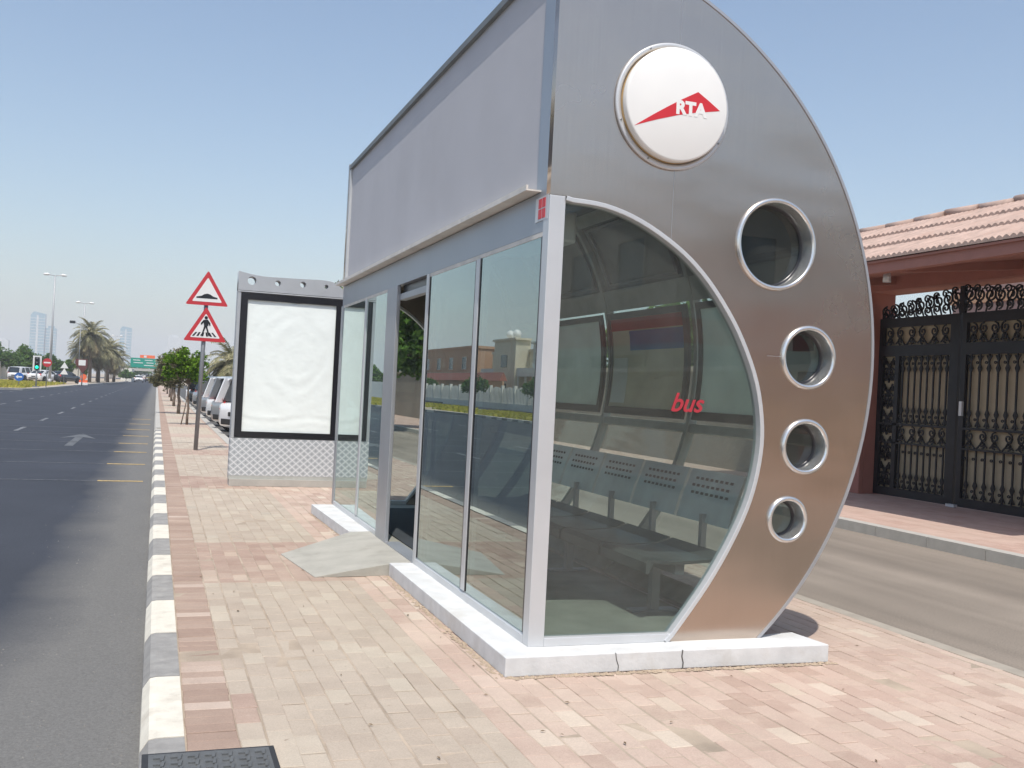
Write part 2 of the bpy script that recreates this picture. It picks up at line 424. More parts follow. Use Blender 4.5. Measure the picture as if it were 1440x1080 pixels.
S.view_settings.view_transform = 'Standard'; S.view_settings.look = 'None'; S.view_settings.gamma = 1; S.view_settings.exposure = 0.05
S.cycles.max_bounces = 10; S.cycles.transparent_max_bounces = 24; S.cycles.volume_bounces = 1; S.cycles.transmission_bounces = 8
S.cycles.sample_clamp_indirect = 6

# ------------------------------------------------------------------ setting
RZ = -.12
mb = MB(); mb.box(-3200, -600, -.9, 3200, 3400, -.16); structure('ground', mb, 'sand')
mb = MB(); mb.box(-30, -90, -.16, .02, 420, RZ); structure('main_road', mb, 'road')
mb = MB(); mb.box(-30, 88, -.16, -8.5, 100, RZ + .001)

# pavement with material zones
xs = [.19, .415, 1.56, 5.0]
def zone(xa, ya):
    if xa < .4: return 2
    if xa < 1.5:
        for p0, p1 in PAN:
            if p0 - .01 <= ya < p1 - .01: return 1
    return 0
PAN = [(3.62, 7.93), (9.88, 14.72), (16.5, 21.05), (22.7, 27.05), (28.75, 32.6), (34.9, 38.7), (41, 44.8), (47.2, 51), (53.4, 57.2), (59.6, 63.4), (65.8, 69.6), (72, 76), (78.2, 82.2)]
ys = sorted({-60., -6., -2.6, 2.0, 25.0, 90., 200.} | {v for p in PAN for v in p})
PAN.append((-6, -2.6))
mb = MB()
for i in range(len(ys) - 1):
    for j in range(3):
        if 2.0 <= ys[i] < 24.9: continue
        x0, x1, y0, y1 = xs[j], xs[j + 1], ys[i], ys[i + 1]
        if j == 2 and y0 >= 24.9: x1 = 1.66
        z = zone(x0, y0)
        mb.quad((x0, y0, 0), (x1, y0, 0), (x1, y1, 0), (x0, y1, 0), z)
mb.quad((5.0, 25, 0), (1.66, 25, 0), (1.66, 25, -.16), (5.0, 25, -.16), 0)
mb.quad((.19, -60, 0), (5.0, -60, 0), (5.0, -60, -.16), (.19, -60, -.16), 0)
def paver_mat(name, stops, stain, st_amt=.5):
    m, nt, out = newmat(name); L = nt.links.new
    b = N(nt, 'BsdfPrincipled', Roughness=.92); b.inputs['Specular IOR Level'].default_value = .15
    g = N(nt, 'NewGeometry'); P = g.outputs['Position']
    col = ramp(nt, g.outputs['Random Per Island'], stops)
    col = mixc(nt, ramp(nt, noise(nt, P, .7, 6, .65), [(.42, 0.0), (.66, st_amt)]), col, stain)
    col = mixc(nt, ramp(nt, noise(nt, P, 4.5, 5, .7), [(.5, 0.0), (.72, .45)]), col, stain)
    col = mixc(nt, 1.0, col, ramp(nt, noise(nt, P, 2.1, 6, .7), [(.3, .90), (.6, 1.04)]), 'MULTIPLY')
    n2 = noise(nt, P, 130, 4, .75); n3 = noise(nt, P, 30, 5, .7)
    col = mixc(nt, 1.0, col, ramp(nt, n2, [(.28, .84), (.7, 1.10)]), 'MULTIPLY')
    col = mixc(nt, ramp(nt, noise(nt, P, 11, 3, .6), [(.70, 0.0), (.74, .5)]), col, (.20, .15, .11))
    L(col, b.inputs['Base Color'])
    bn = N(nt, 'Bump', Strength=.6, Distance=.004); L(math_(nt, 'ADD', math_(nt, 'MULTIPLY', n2, .4), n3), bn.inputs['Height']); L(bn.outputs[0], b.inputs['Normal'])
    L(b.outputs[0], out.inputs[0]); return m
M['pv_red'] = paver_mat('paver_red', [(0, (.345, .24, .195)), (.2, (.375, .27, .22)), (.65, (.40, .295, .24)), (.93, (.43, .325, .265)), (.965, (.52, .43, .345)), (1.0, (.44, .32, .25))], (.50, .40, .32), .38)
M['pv_front'] = paver_mat('paver_bleached', [(0, (.40, .29, .235)), (.15, (.455, .335, .275)), (.6, (.49, .37, .305)), (.93, (.52, .405, .335)), (.965, (.58, .50, .41)), (1.0, (.50, .40, .32))], (.56, .46, .37), .5)
M['pv_pale'] = paver_mat('paver_beige', [(0, (.41, .34, .275)), (.25, (.435, .367, .298)), (.75, (.455, .388, .315)), (.97, (.50, .44, .355)), (1.0, (.39, .345, .29))], (.48, .40, .32), .35)
M['pv_border'] = paver_mat('paver_border', [(0, (.32, .23, .185)), (.4, (.355, .26, .21)), (.9, (.39, .295, .24)), (.96, (.54, .44, .37)), (1.0, (.40, .29, .23))], (.42, .32, .25), .3)
M['sand_joint'] = mat('joint_sand', (.40, .325, .25), .95, 0, .25, 3, .5, 90, world=True)
tag(mb.build('pavement', ['red_pave', 'pale_pave', 'border_pave'], fix=True), kind='structure')
mb = MB(); rnd = random.Random(17)
mb.quad((.19, 2.0, -.0055), (5.0, 2.0, -.0055), (5.0, 25.0, -.0055), (.19, 25.0, -.0055), 3)
def paver(x0, y0, x1, y1, mi):
    g = rnd.uniform(.0016, .0036); c = .0035
    x0 += g; x1 -= g; y0 += g; y1 -= g
    if x1 - x0 < .02 or y1 - y0 < .02: return
    cx, cy = (x0 + x1) / 2, (y0 + y1) / 2; a = rnd.gauss(0, .007); ca, sa = math.cos(a), math.sin(a)
    ox, oy = rnd.gauss(0, .0013), rnd.gauss(0, .0013); h = rnd.gauss(0, .0011); tx, ty = rnd.gauss(0, .008), rnd.gauss(0, .006)
    sag = .004 * mathutils.noise.noise(Vector((cx * 1.3, cy * 1.1, 0)))
    vs = []
    for dz, ins in ((-.012, 0), (-.003, 0), (0, c)):
        for sx_, sy_ in ((-1, -1), (1, -1), (1, 1), (-1, 1)):
            u = sx_ * ((x1 - x0) / 2 - ins) + (rnd.uniform(-.0012, .0012) if dz else 0); v = sy_ * ((y1 - y0) / 2 - ins)
            X, Y = u * ca - v * sa, u * sa + v * ca
            vs.append((cx + ox + X, cy + oy + Y, min(.003, h + sag - .002 + dz + (X * tx + Y * ty if dz > -.01 else 0))))
    fs = [(8, 9, 10, 11)] + [(i, (i + 1) % 4, 4 + (i + 1) % 4, 4 + i) for i in range(4)] + [(4 + i, 4 + (i + 1) % 4, 8 + (i + 1) % 4, 8 + i) for i in range(4)]
    mb.add(vs, fs, mi)
Y0_, Y1_ = 2.0, 24.95
y = Y0_
while y < Y1_: paver(.195, y, .415, y + .107, 2); y += .107
bw_, bl_ = .1155, .222
def inpan(yc): return any(p0 <= yc < p1 for p0, p1 in PAN[:4])
col_n = 0; x = .415
while x < 4.98:
    x2 = min(x + bw_, 4.995); off = (col_n % 2) * .5 * bl_ + .02 * math.sin(col_n * 1.7)
    wx = .004 * math.sin(col_n * 2.3)
    y = Y0_ - off
    while y < Y1_:
        yc = y + bl_ / 2
        a_, b_ = y, y + bl_
        cuts = [a_, b_]
        for p in PAN[:4]:
            for e in p:
                if x < 1.55 and a_ + .03 < e < b_ - .03: cuts = [a_, e, b_]
        for q in range(len(cuts) - 1):
            ym = (cuts[q] + cuts[q + 1]) / 2; xm = (x + x2) / 2
            if (2.12 < xm < 3.45 and 5.5 < ym < 12) : continue
            mi = 1 if (x < 1.5 and inpan(ym)) else (0 if xm < 1.56 else 4)
            if mi == 1 and x < .42 and 4.6 < ym < 5.0: mi = 0
            paver(x + wx, cuts[q], x2 + wx, cuts[q + 1], mi)
        y += bl_
    x = x2; col_n += 1
tag(mb.build('paving_bricks', ['pv_red', 'pv_pale', 'pv_border', 'sand_joint', 'pv_front'], fix=False), kind='structure')
mb = MB()
prof = [(.008, -.16), (.012, -.05), (.045, .0), (.075, .006), (.19, .006), (.19, -.16)]
y = 6.37 - .927 * 72; k = 0
while y < 31:
    g = .006
    y2 = y + .927
    if y2 > -62: mb.prism_y(prof, y + g, y2 - g, k % 2)
    y = y2; k += 1
mb.prism_y([(.014, -.16), (.018, -.05), (.05, -.004), (.19, .001), (.19, -.16)], -60, 31, 3)
mb.prism_y(prof, 31, 200, 2)
structure('kerb', mb, ['kerb_w', 'kerb_b', 'kerb_plain', 'crack_dirt'])
mb = MB(); mb.box(1.66, 24.7, -.12, 1.86, 200, .012); structure('parking_kerb', mb, 'kerb_plain')
mb = MB(); mb.box(1.86, 25.0, -.16, 5.1, 200, -.08); structure('parking_bay', mb, 'parking')
mb = MB(); mb.box(5.0, -60, -.16, 5.12, 24.9, -.002); M['kerb_dusty'] = mat('kerb_dusty', (.36, .32, .265), .9, 0, .12, 5, .4, 50, world=True, dirt=(.48, .39, .31), dscale=3)
structure('service_road_kerb', mb, 'kerb_dusty')
mb = MB(); mb.box(5.12, -90, -.16, 8.76, 200, -.045); structure('service_road', mb, 'service')
mb = MB(); y = -60
while y < 100: mb.box(8.76, y + .004, -.16, 8.94, y + .9, .085); y += .904
o = structure('far_kerb', mb, 'kerb_plain')
mb = MB(); mb.box(8.94, -60, -.16, 12.6, 100, .08); structure('far_pavement', mb, 'tan_pave')
# road paint
mb = MB(); z = RZ + .004
for y in (16.7, 19.85, 22.95, 25.8, 29.0, 32.4, 36.0, 40.):
    w = .075 + (y - 16) * .002
    mb.quad((-.78, y - w, z), (-.12, y - w, z), (-.12, y + w, z), (-.78, y + w, z), 1)
    mb.quad((-9.5, y - w * .6, z), (-.78, y - w * .6, z), (-.78, y + w * .6, z), (-9.5, y + w * .6, z), 2)
for x, y0, p in ((-3.5, 17.3, 6.25), (-6.65, 16.3, 5.7), (-9.8, 16.3, 5.7)):
    y = y0
    while y < 160: mb.quad((x - .06, y, z), (x + .06, y, z), (x + .06, y + 2.1, z), (x - .06, y + 2.1, z), 0); y += p
ax = -1.78
mb.quad((ax - .09, 24.4, z), (ax + .09, 24.4, z), (ax + .09, 27.7, z), (ax - .09, 27.7, z), 3)
mb.add([(ax - .42, 27.2, z), (ax, 27.9, z), (ax + .42, 27.2, z), (ax, 29.3, z)], [(0, 1, 3), (1, 2, 3)], 3)
structure('road_markings', mb, ['mark_w', 'mark_y', 'mark_f', 'mark_a'])
# median across the road
edge = [(-15.8, -60), (-15.8, 50), (-15.3, 68), (-13.4, 79), (-12.2, 83.2), (-10.6, 85.4), (-9.4, 88), (-8.9, 100), (-8.1, 144), (-6.2, 202), (-5.5, 300)]
edge = catmull(edge, 5)
mb = MB(); L1 = [(x, y) for x, y in edge]
for i in range(len(L1) - 1):
    (x0, y0), (x1, y1) = L1[i], L1[i + 1]
    n = max(1, int(math.hypot(x1 - x0, y1 - y0) / .95)) if y1 < 90 else 1
    for q in range(n):
        a, b = q / n, (q + 1) / n
        A = (x0 + (x1 - x0) * a, y0 + (y1 - y0) * a); B = (x0 + (x1 - x0) * b, y0 + (y1 - y0) * b)
        mi = (int(A[1] / .95) % 2) if A[1] < 84 else 2
        mb.prism_z([(A[0], A[1]), (B[0], B[1]), (B[0] - .28, B[1]), (A[0] - .28, A[1])], -.16, .03, mi)
structure('median_kerb', mb, ['kerb_w', 'kerb_b', 'kerb_plain'])
mb = MB(); poly = [(x - .28, y) for x, y in edge if y < 76]; 
mb.prism_z(poly + [(-22.5, poly[-1][1]), (-22.5, -60)], -.15, .02)
poly = [(x - .28, y) for x, y in edge if y >= 76]
mb.prism_z([(-22.5, 76.2)] + [(-14, 76.2)] + poly + [(-18, 300), (-22.5, 116)], -.15, .021)
structure('median_base', mb, 'sand')
def grass_object(name, region, n, h, m, seed):
    rnd = random.Random(seed); g = MB()
    for i in range(n):
        x, y = region(rnd); hh = h * rnd.uniform(.5, 1.3); a = rnd.uniform(0, PI); w = .09 * rnd.uniform(.6, 1.5)
        dx, dy = w * math.cos(a), w * math.sin(a); lx, ly = rnd.uniform(-.06, .06), rnd.uniform(-.06, .06)
        g.add([(x - dx, y - dy, .01), (x + dx, y + dy, .01), (x + dx * .6 + lx, y + dy * .6 + ly, .02 + hh), (x - dx * .6 + lx, y - dy * .6 + ly, .02 + hh)], [(0, 1, 2, 3)])
    return g.build(name, m, fix=False)
M['blade'] = leafmat('grass_blades', (.28, .29, .05), (.52, .46, .10))
g1 = grass_object('grass', lambda r: (r.uniform(-22.4, -16.3), r.uniform(25, 76)), 15000, .13, 'blade', 1)
tag(g1, 'yellow green lawn strip on the median across the road', 'grass', kind='stuff')
def reg2(r):
    while True:
        x, y = r.uniform(-22, -9), r.uniform(82, 128)
        ex = -12.6 + (y - 82) * .45 if y < 89 else -9.4
        if x < ex - .6: return x, y
g2 = grass_object('grass', reg2, 15000, .18, 'blade', 2)
tag(g2, 'dry yellow lawn on the traffic island by the signal', 'grass', kind='stuff')
mb = MB(); mb.box(-45, 118, -.1, -16.5, 134, RZ + .18); structure('side_road', mb, 'road')

# ------------------------------------------------------------------ bus shelter
SY0, SY1 = 5.342, 12.14; PT = .06
FX = 2.07; BZ = .108
CX, CZ, OR = 2.0, 1.851, 2.362
sh = empty('bus_shelter', 'enclosed steel and glass bus shelter with round brushed metal end panel', 'bus shelter', (3, 8.7, 0))
def part(name, mb, mats, parent=None, bevel=0, fix=True):
    par = parent or sh
    # everything built in world coordinates: shift by the root
    root = par
    while root.parent: root = root.parent
    o = mb.build(name, mats, None, bevel, fix, off=root.location)
    o.parent = par
    return o
# plinth
mb = MB()
mb.prism_z([(1.868, 5.143), (2.96, 5.145), (3.965, 5.125), (3.925, 5.45), (3.55, 5.40), (3.5, 12.06), (2.09, 12.06), (2.07, 8.085), (1.878, 8.085)], 0, BZ)
mb.prism_z([(1.865, 9.86), (2.09, 9.86), (2.09, 12.06), (1.815, 12.05)], 0, BZ)
part('plinth', mb, 'plinth', bevel=.008)
mb = MB()
for x0, pts in ((2.53, [.0, .006, .02, .018]), (2.96, [0, -.004, .006, .004]), (3.55, [0, .01, .02, .03])):
    mb = MB()
    for i in range(3):
        w = .002 if x0 != 2.96 else .003
        za, zb = BZ - i * .036, BZ - (i + 1) * .036
        if x0 == 2.42 and i == 2: continue
        mb.add([(x0 + pts[i] - w, 5.1405, za), (x0 + pts[i] + w, 5.1405, za), (x0 + pts[i + 1] + w, 5.1405, zb), (x0 + pts[i + 1] - w, 5.1405, zb),
                (x0 + pts[i] - w, 5.15, za), (x0 + pts[i] + w, 5.15, za), (x0 + pts[i + 1] + w, 5.15, zb), (x0 + pts[i + 1] - w, 5.15, zb)],
               [(0, 1, 2, 3), (4, 5, 6, 7), (0, 3, 7, 4), (1, 2, 6, 5), (0, 1, 5, 4), (3, 2, 6, 7)])
    part('crack', mb, 'crack')
# dirt line along the plinth foot
mb = MB(); rnd = random.Random(3)
def litter(a, b, n, w):
    for i in range(n):
        t = (i + rnd.random()) / n; x = a[0] + (b[0] - a[0]) * t; y = a[1] + (b[1] - a[1]) * t
        x += rnd.uniform(-w, 0) if a[1] != b[1] and abs(a[0] - b[0]) < .1 else 0; y += rnd.uniform(-w, 0) if abs(a[0] - b[0]) > .1 else 0
        s = rnd.uniform(.004, .018)
        mb.add([(x + s * math.cos(q + rnd.random()) * rnd.uniform(.6, 1.4), y + s * math.sin(q), .001) for q in (0, 1.3, 2.6, 3.9, 5.2)] + [(x, y, .004 + s * .35)], [(0, 1, 5), (1, 2, 5), (2, 3, 5), (3, 4, 5), (4, 0, 5)])
litter((1.868, 5.14), (4.0, 5.12), 320, .045); litter((1.866, 5.14), (1.878, 8.05), 300, .05); litter((1.86, 9.9), (1.815, 12.05), 60, .03)
tag(mb.build('sand', 'crack_dirt'), 'loose sand grains along the foot of the shelter plinth', 'sand', kind='stuff')
# interior floor
mb = MB(); mb.box(2.12, 5.42, BZ, 3.5, 12.06, BZ + .006); part('floor', mb, 'floor_tile')

# end panels
inner = catmull([(2.165, 2.672), (2.414, 2.661), (2.649, 2.595), (2.893, 2.468), (3.075, 2.325), (3.235, 2.145), (3.372, 1.94), (3.488, 1.683), (3.540, 1.42), (3.532, 1.199), (3.476, .96), (3.365, .714), (3.205, .45), (2.985, .159)], 4)
a0 = math.acos((FX - CX) / OR); a1 = -math.asin((CZ - BZ) / OR)
outer = [(CX + OR * math.cos(a0 + (a1 - a0) * i / 72), CZ + OR * math.sin(a0 + (a1 - a0) * i / 72)) for i in range(73)]
HOLES = [(3.595, 2.559, .262), (3.871, 1.868, .176), (3.877, 1.305, .150), (3.770, .845, .121)]
def end_panel(y, front):
    out2 = [(FX, outer[0][1])] + outer[1:]
    inn = [(FX, 2.70)] + [(x, z + .012) for x, z in inner[:1]] + inner[1:]
    inn = [(FX, 2.702), (2.165, 2.702)] + [(x + .022 * (x - 2.14) / 1.39, z + .022 * (z - 1.3) / 1.39) for x, z in inner[1:]] + [(2.955, BZ)]
    cu = bpy.data.curves.new('tmp', 'CURVE'); cu.dimensions = '2D'; cu.fill_mode = 'BOTH'; cu.extrude = PT / 2
    loops = [out2 + inn[::-1]] + [[(hx + r * math.cos(2 * PI * k / 48), hz + r * math.sin(2 * PI * k / 48)) for k in range(48)] for hx, hz, r in HOLES]
    for lp in loops:
        sp = cu.splines.new('POLY'); sp.points.add(len(lp) - 1); sp.use_cyclic_u = True
        for p, q in zip(sp.points, lp): p.co = (q[0], q[1], 0, 1)
    tmp = bpy.data.objects.new('tmp', cu); COL.objects.link(tmp)
    me = bpy.data.meshes.new_from_object(tmp.evaluated_get(bpy.context.evaluated_depsgraph_get())); bpy.data.objects.remove(tmp)
    for v in me.vertices:
        x, z, w = v.co; v.co = (x - sh.location.x, y + PT / 2 + w - sh.location.y, z)
    me.materials.clear(); me.materials.append(M['steel'])
    o = bpy.data.objects.new('end_panel', me); COL.objects.link(o); o.parent = sh
    # portholes
    for hx, hz, r in HOLES:
        m_ = MB(); s = 1 if front else -1; yy = y if front else y + PT
        m_.lathe_y(hx, hz, [(r + .026, yy), (r + .026, yy - s * .012), (r + .016, yy - s * .02), (r + .002, yy - s * .02), (r - .004, yy - s * .008), (r - .006, yy + s * .10)], 56)
        ring = part('porthole', m_, 'chrome', o)
        m_ = MB(); m_.lathe_y(hx, hz, [(0.0001, yy + s * .098), (r - .004, yy + s * .098), (r - .004, yy + s * .106), (.0001, yy + s * .106)], 48, sm=False)
        part('pane', m_, 'glass_hole', ring)
        if front:
            m_ = MB(); m_.lathe_y(hx, hz, [(r - .002, yy + .092), (r - .022, yy + .092), (r - .022, yy + .098)], 48); part('gasket', m_, 'black', ring)
    # arched trim (pale tube along the glass edge)
    m_ = MB(); yy = y - .012 if front else y + .02
    P3 = [(2.165, 2.688)] + [(x + .008 * (x - 2.14) / 1.39, z + .008 * (z - 1.3) / 1.39) for x, z in inner[1:]] + [(2.948, BZ + .002)]
    sec = [(-.014, -.006), (.014, -.006), (.014, .075), (-.014, .075)]
    n = len(P3); vs = []
    for i, (x, z) in enumerate(P3):
        a = P3[max(i - 1, 0)]; b = P3[min(i + 1, n - 1)]; tx, tz = b[0] - a[0], b[1] - a[1]; l = math.hypot(tx, tz)
        nx, nz = tz / l, -tx / l   # towards inside? sign irrelevant
        for u, v in sec: vs.append((x + nx * u, yy + v, z + nz * u))
    fs = [(i * 4 + k, i * 4 + (k + 1) % 4, i * 4 + 4 + (k + 1) % 4, i * 4 + 4 + k) for i in range(n - 1) for k in range(4)]
    m_.add(vs, fs, 0, False); part('arch_trim', m_, 'alu_light', o, bevel=.004)
    m_ = MB(); m_.box(2.165, y - .01, BZ, 2.98, y + PT, BZ + .05); part('bottom_rail', m_, 'alu_light', o, bevel=.004)
    # glass
    m_ = MB(); gy = y + .03
    poly = [(2.16, BZ + .05), (2.16, 2.68)] + inner[1:] + [(2.975, BZ + .05)]
    m_.prism_y(poly, gy, gy + .008); part('end_glass', m_, 'glass_end', o)
    return o
EP = end_panel(SY0, True)
end_panel(SY1 - PT, False)
# seams on the near panel
for q in ((2.8585, 2.49, 2.8605, 2.93), (2.8585, 3.69, 2.8605, 4.045), (3.57, 1.862, 3.694, 1.8645)):
    mb = MB(); mb.box(q[0], SY0 - .001, q[1], q[2], SY0 + .003, q[3]); part('seam', mb, 'alu', EP)
# outer edge strip: dark reveal then bright rim, running the whole length = curved shell
def arc(r, t0, t1, n): return [(CX + r * math.cos(t0 + (t1 - t0) * i / n), CZ + r * math.sin(t0 + (t1 - t0) * i / n)) for i in range(n + 1)]
for yy in (SY0 - .006, SY1 - .03):
    m_ = MB(); A_ = arc(OR + .012, a0, a1, 72); B_ = arc(OR - .006, a0, a1, 72)
    for i in range(72):
        m_.prism_y([A_[i], A_[i + 1], B_[i + 1], B_[i]], yy, yy + .036, 0, False)
    part('edge_rim', m_, 'alu', EP)
# roof shell: opaque skin, from the fascia to clerestory
def shell(t0, t1, r, th, y0, y1, n=24):
    m_ = MB(); A_ = arc(r, t0, t1, n); B_ = arc(r - th, t0, t1, n)
    m_.prism_y(A_ + B_[::-1], y0, y1, 0, False)
    return m_
ang = lambda z: math.asin((z - CZ) / (OR - .03))
part('roof_shell', shell(a0, ang(3.32), OR - .012, .05, SY0 + .06, SY1 - .06, 24), ['dark_inside'])
part('roof_rail', shell(ang(3.32), ang(3.22), OR - .012, .06, SY0 + .06, SY1 - .06, 3), 'rail')
M['clere'] = mat('clerestory_panel', (.15, .17, .165), .5)
part('clerestory', shell(ang(3.22), ang(2.62), OR - .03, .01, SY0 + .06, SY1 - .06, 12), 'clere')
for ya, yb in ((SY0 + .2, 7.3), (7.6, 9.0), (9.3, 10.65), (10.95, SY1 - .2)):
    for za, zb, yc, yd in ((3.2, 3.17, ya, yb), (2.68, 2.65, ya, yb), (3.17, 2.68, ya, ya + .035), (3.17, 2.68, yb - .035, yb)):
        part('clerestory_frame', shell(ang(za), ang(zb), OR - .041, .03, yc, yd, 6), 'black')
part('upper_rail', shell(ang(2.62), ang(2.42), OR - .012, .07, SY0 + .06, SY1 - .06, 4), 'rail')
part('back_glass', shell(ang(2.42), -math.asin((CZ - .2) / (OR - .03)), OR - .03, .01, SY0 + .06, SY1 - .06, 30), 'glass_back')
part('middle_rail', shell(ang(1.36), ang(1.29), OR - .012, .06, SY0 + .06, SY1 - .06, 2), 'rail')
part('lower_rail', shell(ang(.22), ang(.11), OR - .012, .06, SY0 + .06, SY1 - .06, 3), 'rail')
for yv in (SY0 + .10, 7.45, 9.15, 10.8, SY1 - .10):
    part('rib', shell(ang(3.32), ang(.12), OR - .014, .075, yv - .028, yv + .028, 40), 'rail')
# ceiling
mb = MB(); mb.box(2.1, SY0 + .07, 2.74, 4.05, SY1 - .07, 2.78)
mb.prism_y([(2.1, 2.76), (3.0, 3.05), (3.75, 3.30), (3.72, 3.34), (2.95, 3.1), (2.1, 2.80)], SY0 + .07, SY1 - .07)
mb = MB(); mb.prism_y([(2.1, 2.74), (3.0, 3.02), (3.76, 3.30), (3.72, 3.34), (2.95, 3.06), (2.1, 2.78)], SY0 + .07, SY1 - .07)
part('ceiling', mb, 'dark_inside')
mb = MB(); mb.box(2.13, 5.75, 2.50, 2.42, 6.6, 2.70); cu_ = part('cooling_unit', mb, 'alu_light', bevel=.02)

# near corner post, far corner post
mb = MB(); mb.box(FX - .002, SY0 - .006, BZ, 2.166, SY0 + .088, 2.699); part('corner_post', mb, 'alu_light', bevel=.004)
mb = MB(); mb.box(FX - .002, SY1 - .13, BZ, 2.166, SY1 + .004, 2.499); part('corner_post', mb, 'alu', bevel=.004)
# bottom rails, head rails, mullions along the road side
DY0, DY1 = 8.06, 9.12
for y0, y1 in ((SY0 + .088, 7.98), (9.54, SY1 - .13)):
    mb = MB(); mb.prism_y([(FX - .004, BZ), (FX - .004, BZ + .045), (FX + .025, BZ + .062), (FX + .08, BZ + .062), (FX + .08, BZ)], y0, y1); part('sill_rail', mb, 'alu_light')
    mb = MB(); mb.box(FX + .002, y0, 2.472, FX + .075, y1, 2.499); part('head_rail', mb, 'ledge')
mullions = [(6.625, 6.685), (7.66, 7.70), (10.60, 10.66)]
for y0, y1 in [(6.615, 6.695), (10.57, 10.65)]:
    mb = MB(); mb.box(FX - .004, y0, BZ + .062, FX + .07, y1, 2.472); part('mullion', mb, 'alu_light', bevel=.004)
mb = MB(); mb.box(FX - .006, 7.98, BZ, FX + .05, DY0, 2.499); part('door_post', mb, 'alu_light', bevel=.004)
mb = MB(); mb.box(FX - .010, DY1, BZ, FX + .028, 9.54, 2.499); part('door_post', mb, 'alu', bevel=.006)
mb = MB(); mb.box(FX + .02, DY0, 2.36, FX + .08, DY1, 2.42); part('door_header', mb, 'alu', bevel=.004)
mb = MB(); mb.box(FX + .05, DY0, 2.42, FX + .075, DY1, 2.50); part('door_track', mb, 'black')
mb = MB(); mb.box(FX - .01, DY0, BZ, FX + .13, DY1, BZ + .012); part('threshold', mb, 'alu')
for y0, y1 in ((5.434, 5.452), (6.597, 6.613), (6.697, 6.722), (7.962, 7.978), (9.542, 9.56), (10.652, 10.675)):
    mb = MB(); mb.box(FX + .001, y0, BZ + .062, FX + .03, y1, 2.471); part('gasket', mb, 'black')
for y0, y1 in ((SY0 + .088, 6.615), (6.695, 7.98), (9.54, 10.57), (10.65, SY1 - .13)):
    mb = MB(); mb.box(FX + .006, y0, BZ + .06, FX + .014, y1, 2.474); part('window_pane', mb, 'glass_side')
# sliding leaf parked behind the pane left of the door
mb = MB(); mb.box(FX + .095, 6.98, BZ + .012, FX + .103, 7.96, 2.36); lf = part('door_leaf', mb, 'glass_back')
mb = MB(); mb.box(FX + .085, 7.96, BZ + .012, FX + .113, 8.0, 2.36); part('door_stile', mb, 'alu', lf)
# fascia, billboard
mb = MB(); mb.box(FX + .001, SY0 + PT + .001, 2.50, FX + .06, SY1 - PT - .001, 2.735); part('fascia', mb, 'fascia')
mb = MB(); mb.box(FX + .032, SY0 + .07, 2.73, FX + .06, SY1 - .02, 4.17); bb = part('billboard', mb, 'billboard')
mb = MB(); mb.box(FX + .005, SY0 + PT + .001, 2.735, FX + .06, SY0 + .24, 4.172); part('frame_side', mb, 'fascia', bb, bevel=.004)
mb = MB(); mb.box(FX + .005, SY1 - .12, 2.735, FX + .06, SY1 - PT - .001, 4.172); part('frame_side', mb, 'alu_light', bb)
mb = MB(); mb.box(FX + .004, SY0 + PT + .001, 4.172, FX + .07, SY1 - PT - .001, 4.205); part('frame_top', mb, 'alu', bb, bevel=.004)
mb = MB(); mb.prism_y([(FX - .09, 2.742), (FX - .09, 2.775), (FX - .078, 2.775), (FX - .078, 2.752), (FX + .044, 2.752), (FX + .044, 2.742)], SY0 + .16, SY1 - .02)
part('ledge', mb, 'ledge', bb)
mb = MB(); mb.box(FX - .004, 5.36, 2.565, FX + .001, 5.56, 2.705); st = part('sticker', mb, 'alu_light')
mb = MB()
for r0 in range(2):
    for c0 in range(2): mb.box(FX - .007, 5.40 + c0 * .06, 2.578 + r0 * .062, FX - .003, 5.445 + c0 * .06, 2.632 + r0 * .062)
part('emblem', mb, 'red', st)

# ramp (own concrete wedge)
mb = MB()
A = [(1.13, 9.16, .006), (1.27, 8.06, .006), (1.9, 8.10, .1), (2.115, 8.10, BZ + .006), (2.115, 9.84, BZ + .006), (1.86, 9.84, .1)]
mb.add([(x, y, z) for x, y, z in A] + [(x, y, -.002) for x, y, z in A], [(0, 1, 2, 3, 4, 5), (6, 11, 10, 9, 8, 7)] + [(i, i + 6, (i + 1) % 6 + 6, (i + 1) % 6) for i in range(6)])
import bmesh as _b
rp = mb.build('ramp', 'ramp', bevel=.004); tag(rp, 'grey concrete access ramp rising to the open shelter door', 'ramp')

# round sign
RX, RZc = 2.823, 3.308
mb = MB(); mb.lathe_y(RX, RZc, [(.352, SY0 + .001), (.378, SY0 - .001), (.378, SY0 - .016), (.372, SY0 - .020), (.350, SY0 - .020), (.346, SY0 - .004), (.3, SY0 - .004)], 96)
rs = part('round_sign', mb, 'alu_light')
for a in (50, 118, 200, 245, 330, 15):
    mb = MB()
    x, z = RX + .363 * math.cos(R(a)), RZc + .363 * math.sin(R(a))
    mb.lathe_y(x, z, [(.006, SY0 - .018), (.006, SY0 - .024), (.0001, SY0 - .024)], 10)
    part('screw', mb, 'steel_dark', rs)
mb = MB(); yf = SY0 - .075
mb.lathe_y(RX, RZc, [(.338, SY0 - .004), (.338, SY0 - .03), (.338, yf + .012), (.334, yf + .003), (.326, yf), (.0001, yf)], 96)
dc = part('sign_face', mb, 'white_disc', rs)
M['amber'] = mat('sign_drum_side', (.62, .42, .20), .5, 0, .03)
mb = MB(); mb.lathe_y(RX, RZc, [(.3395, SY0 - .004), (.3395, SY0 - .028)], 96); part('drum_side', mb, 'amber', rs)
def px2plane(px, py, Y):
    d = r_ * ((px - 720) / F) + d_ * ((py - 540) / F) + f_; t = Y / d.y
    return d.x * t, CAMH + d.z * t
yl = yf - .0012
pts = [(165, 700), (300, 622), (400, 568), (500, 517), (628, 460), (710, 530), (785, 598), (700, 604), (600, 611), (480, 627), (340, 655), (250, 677)]
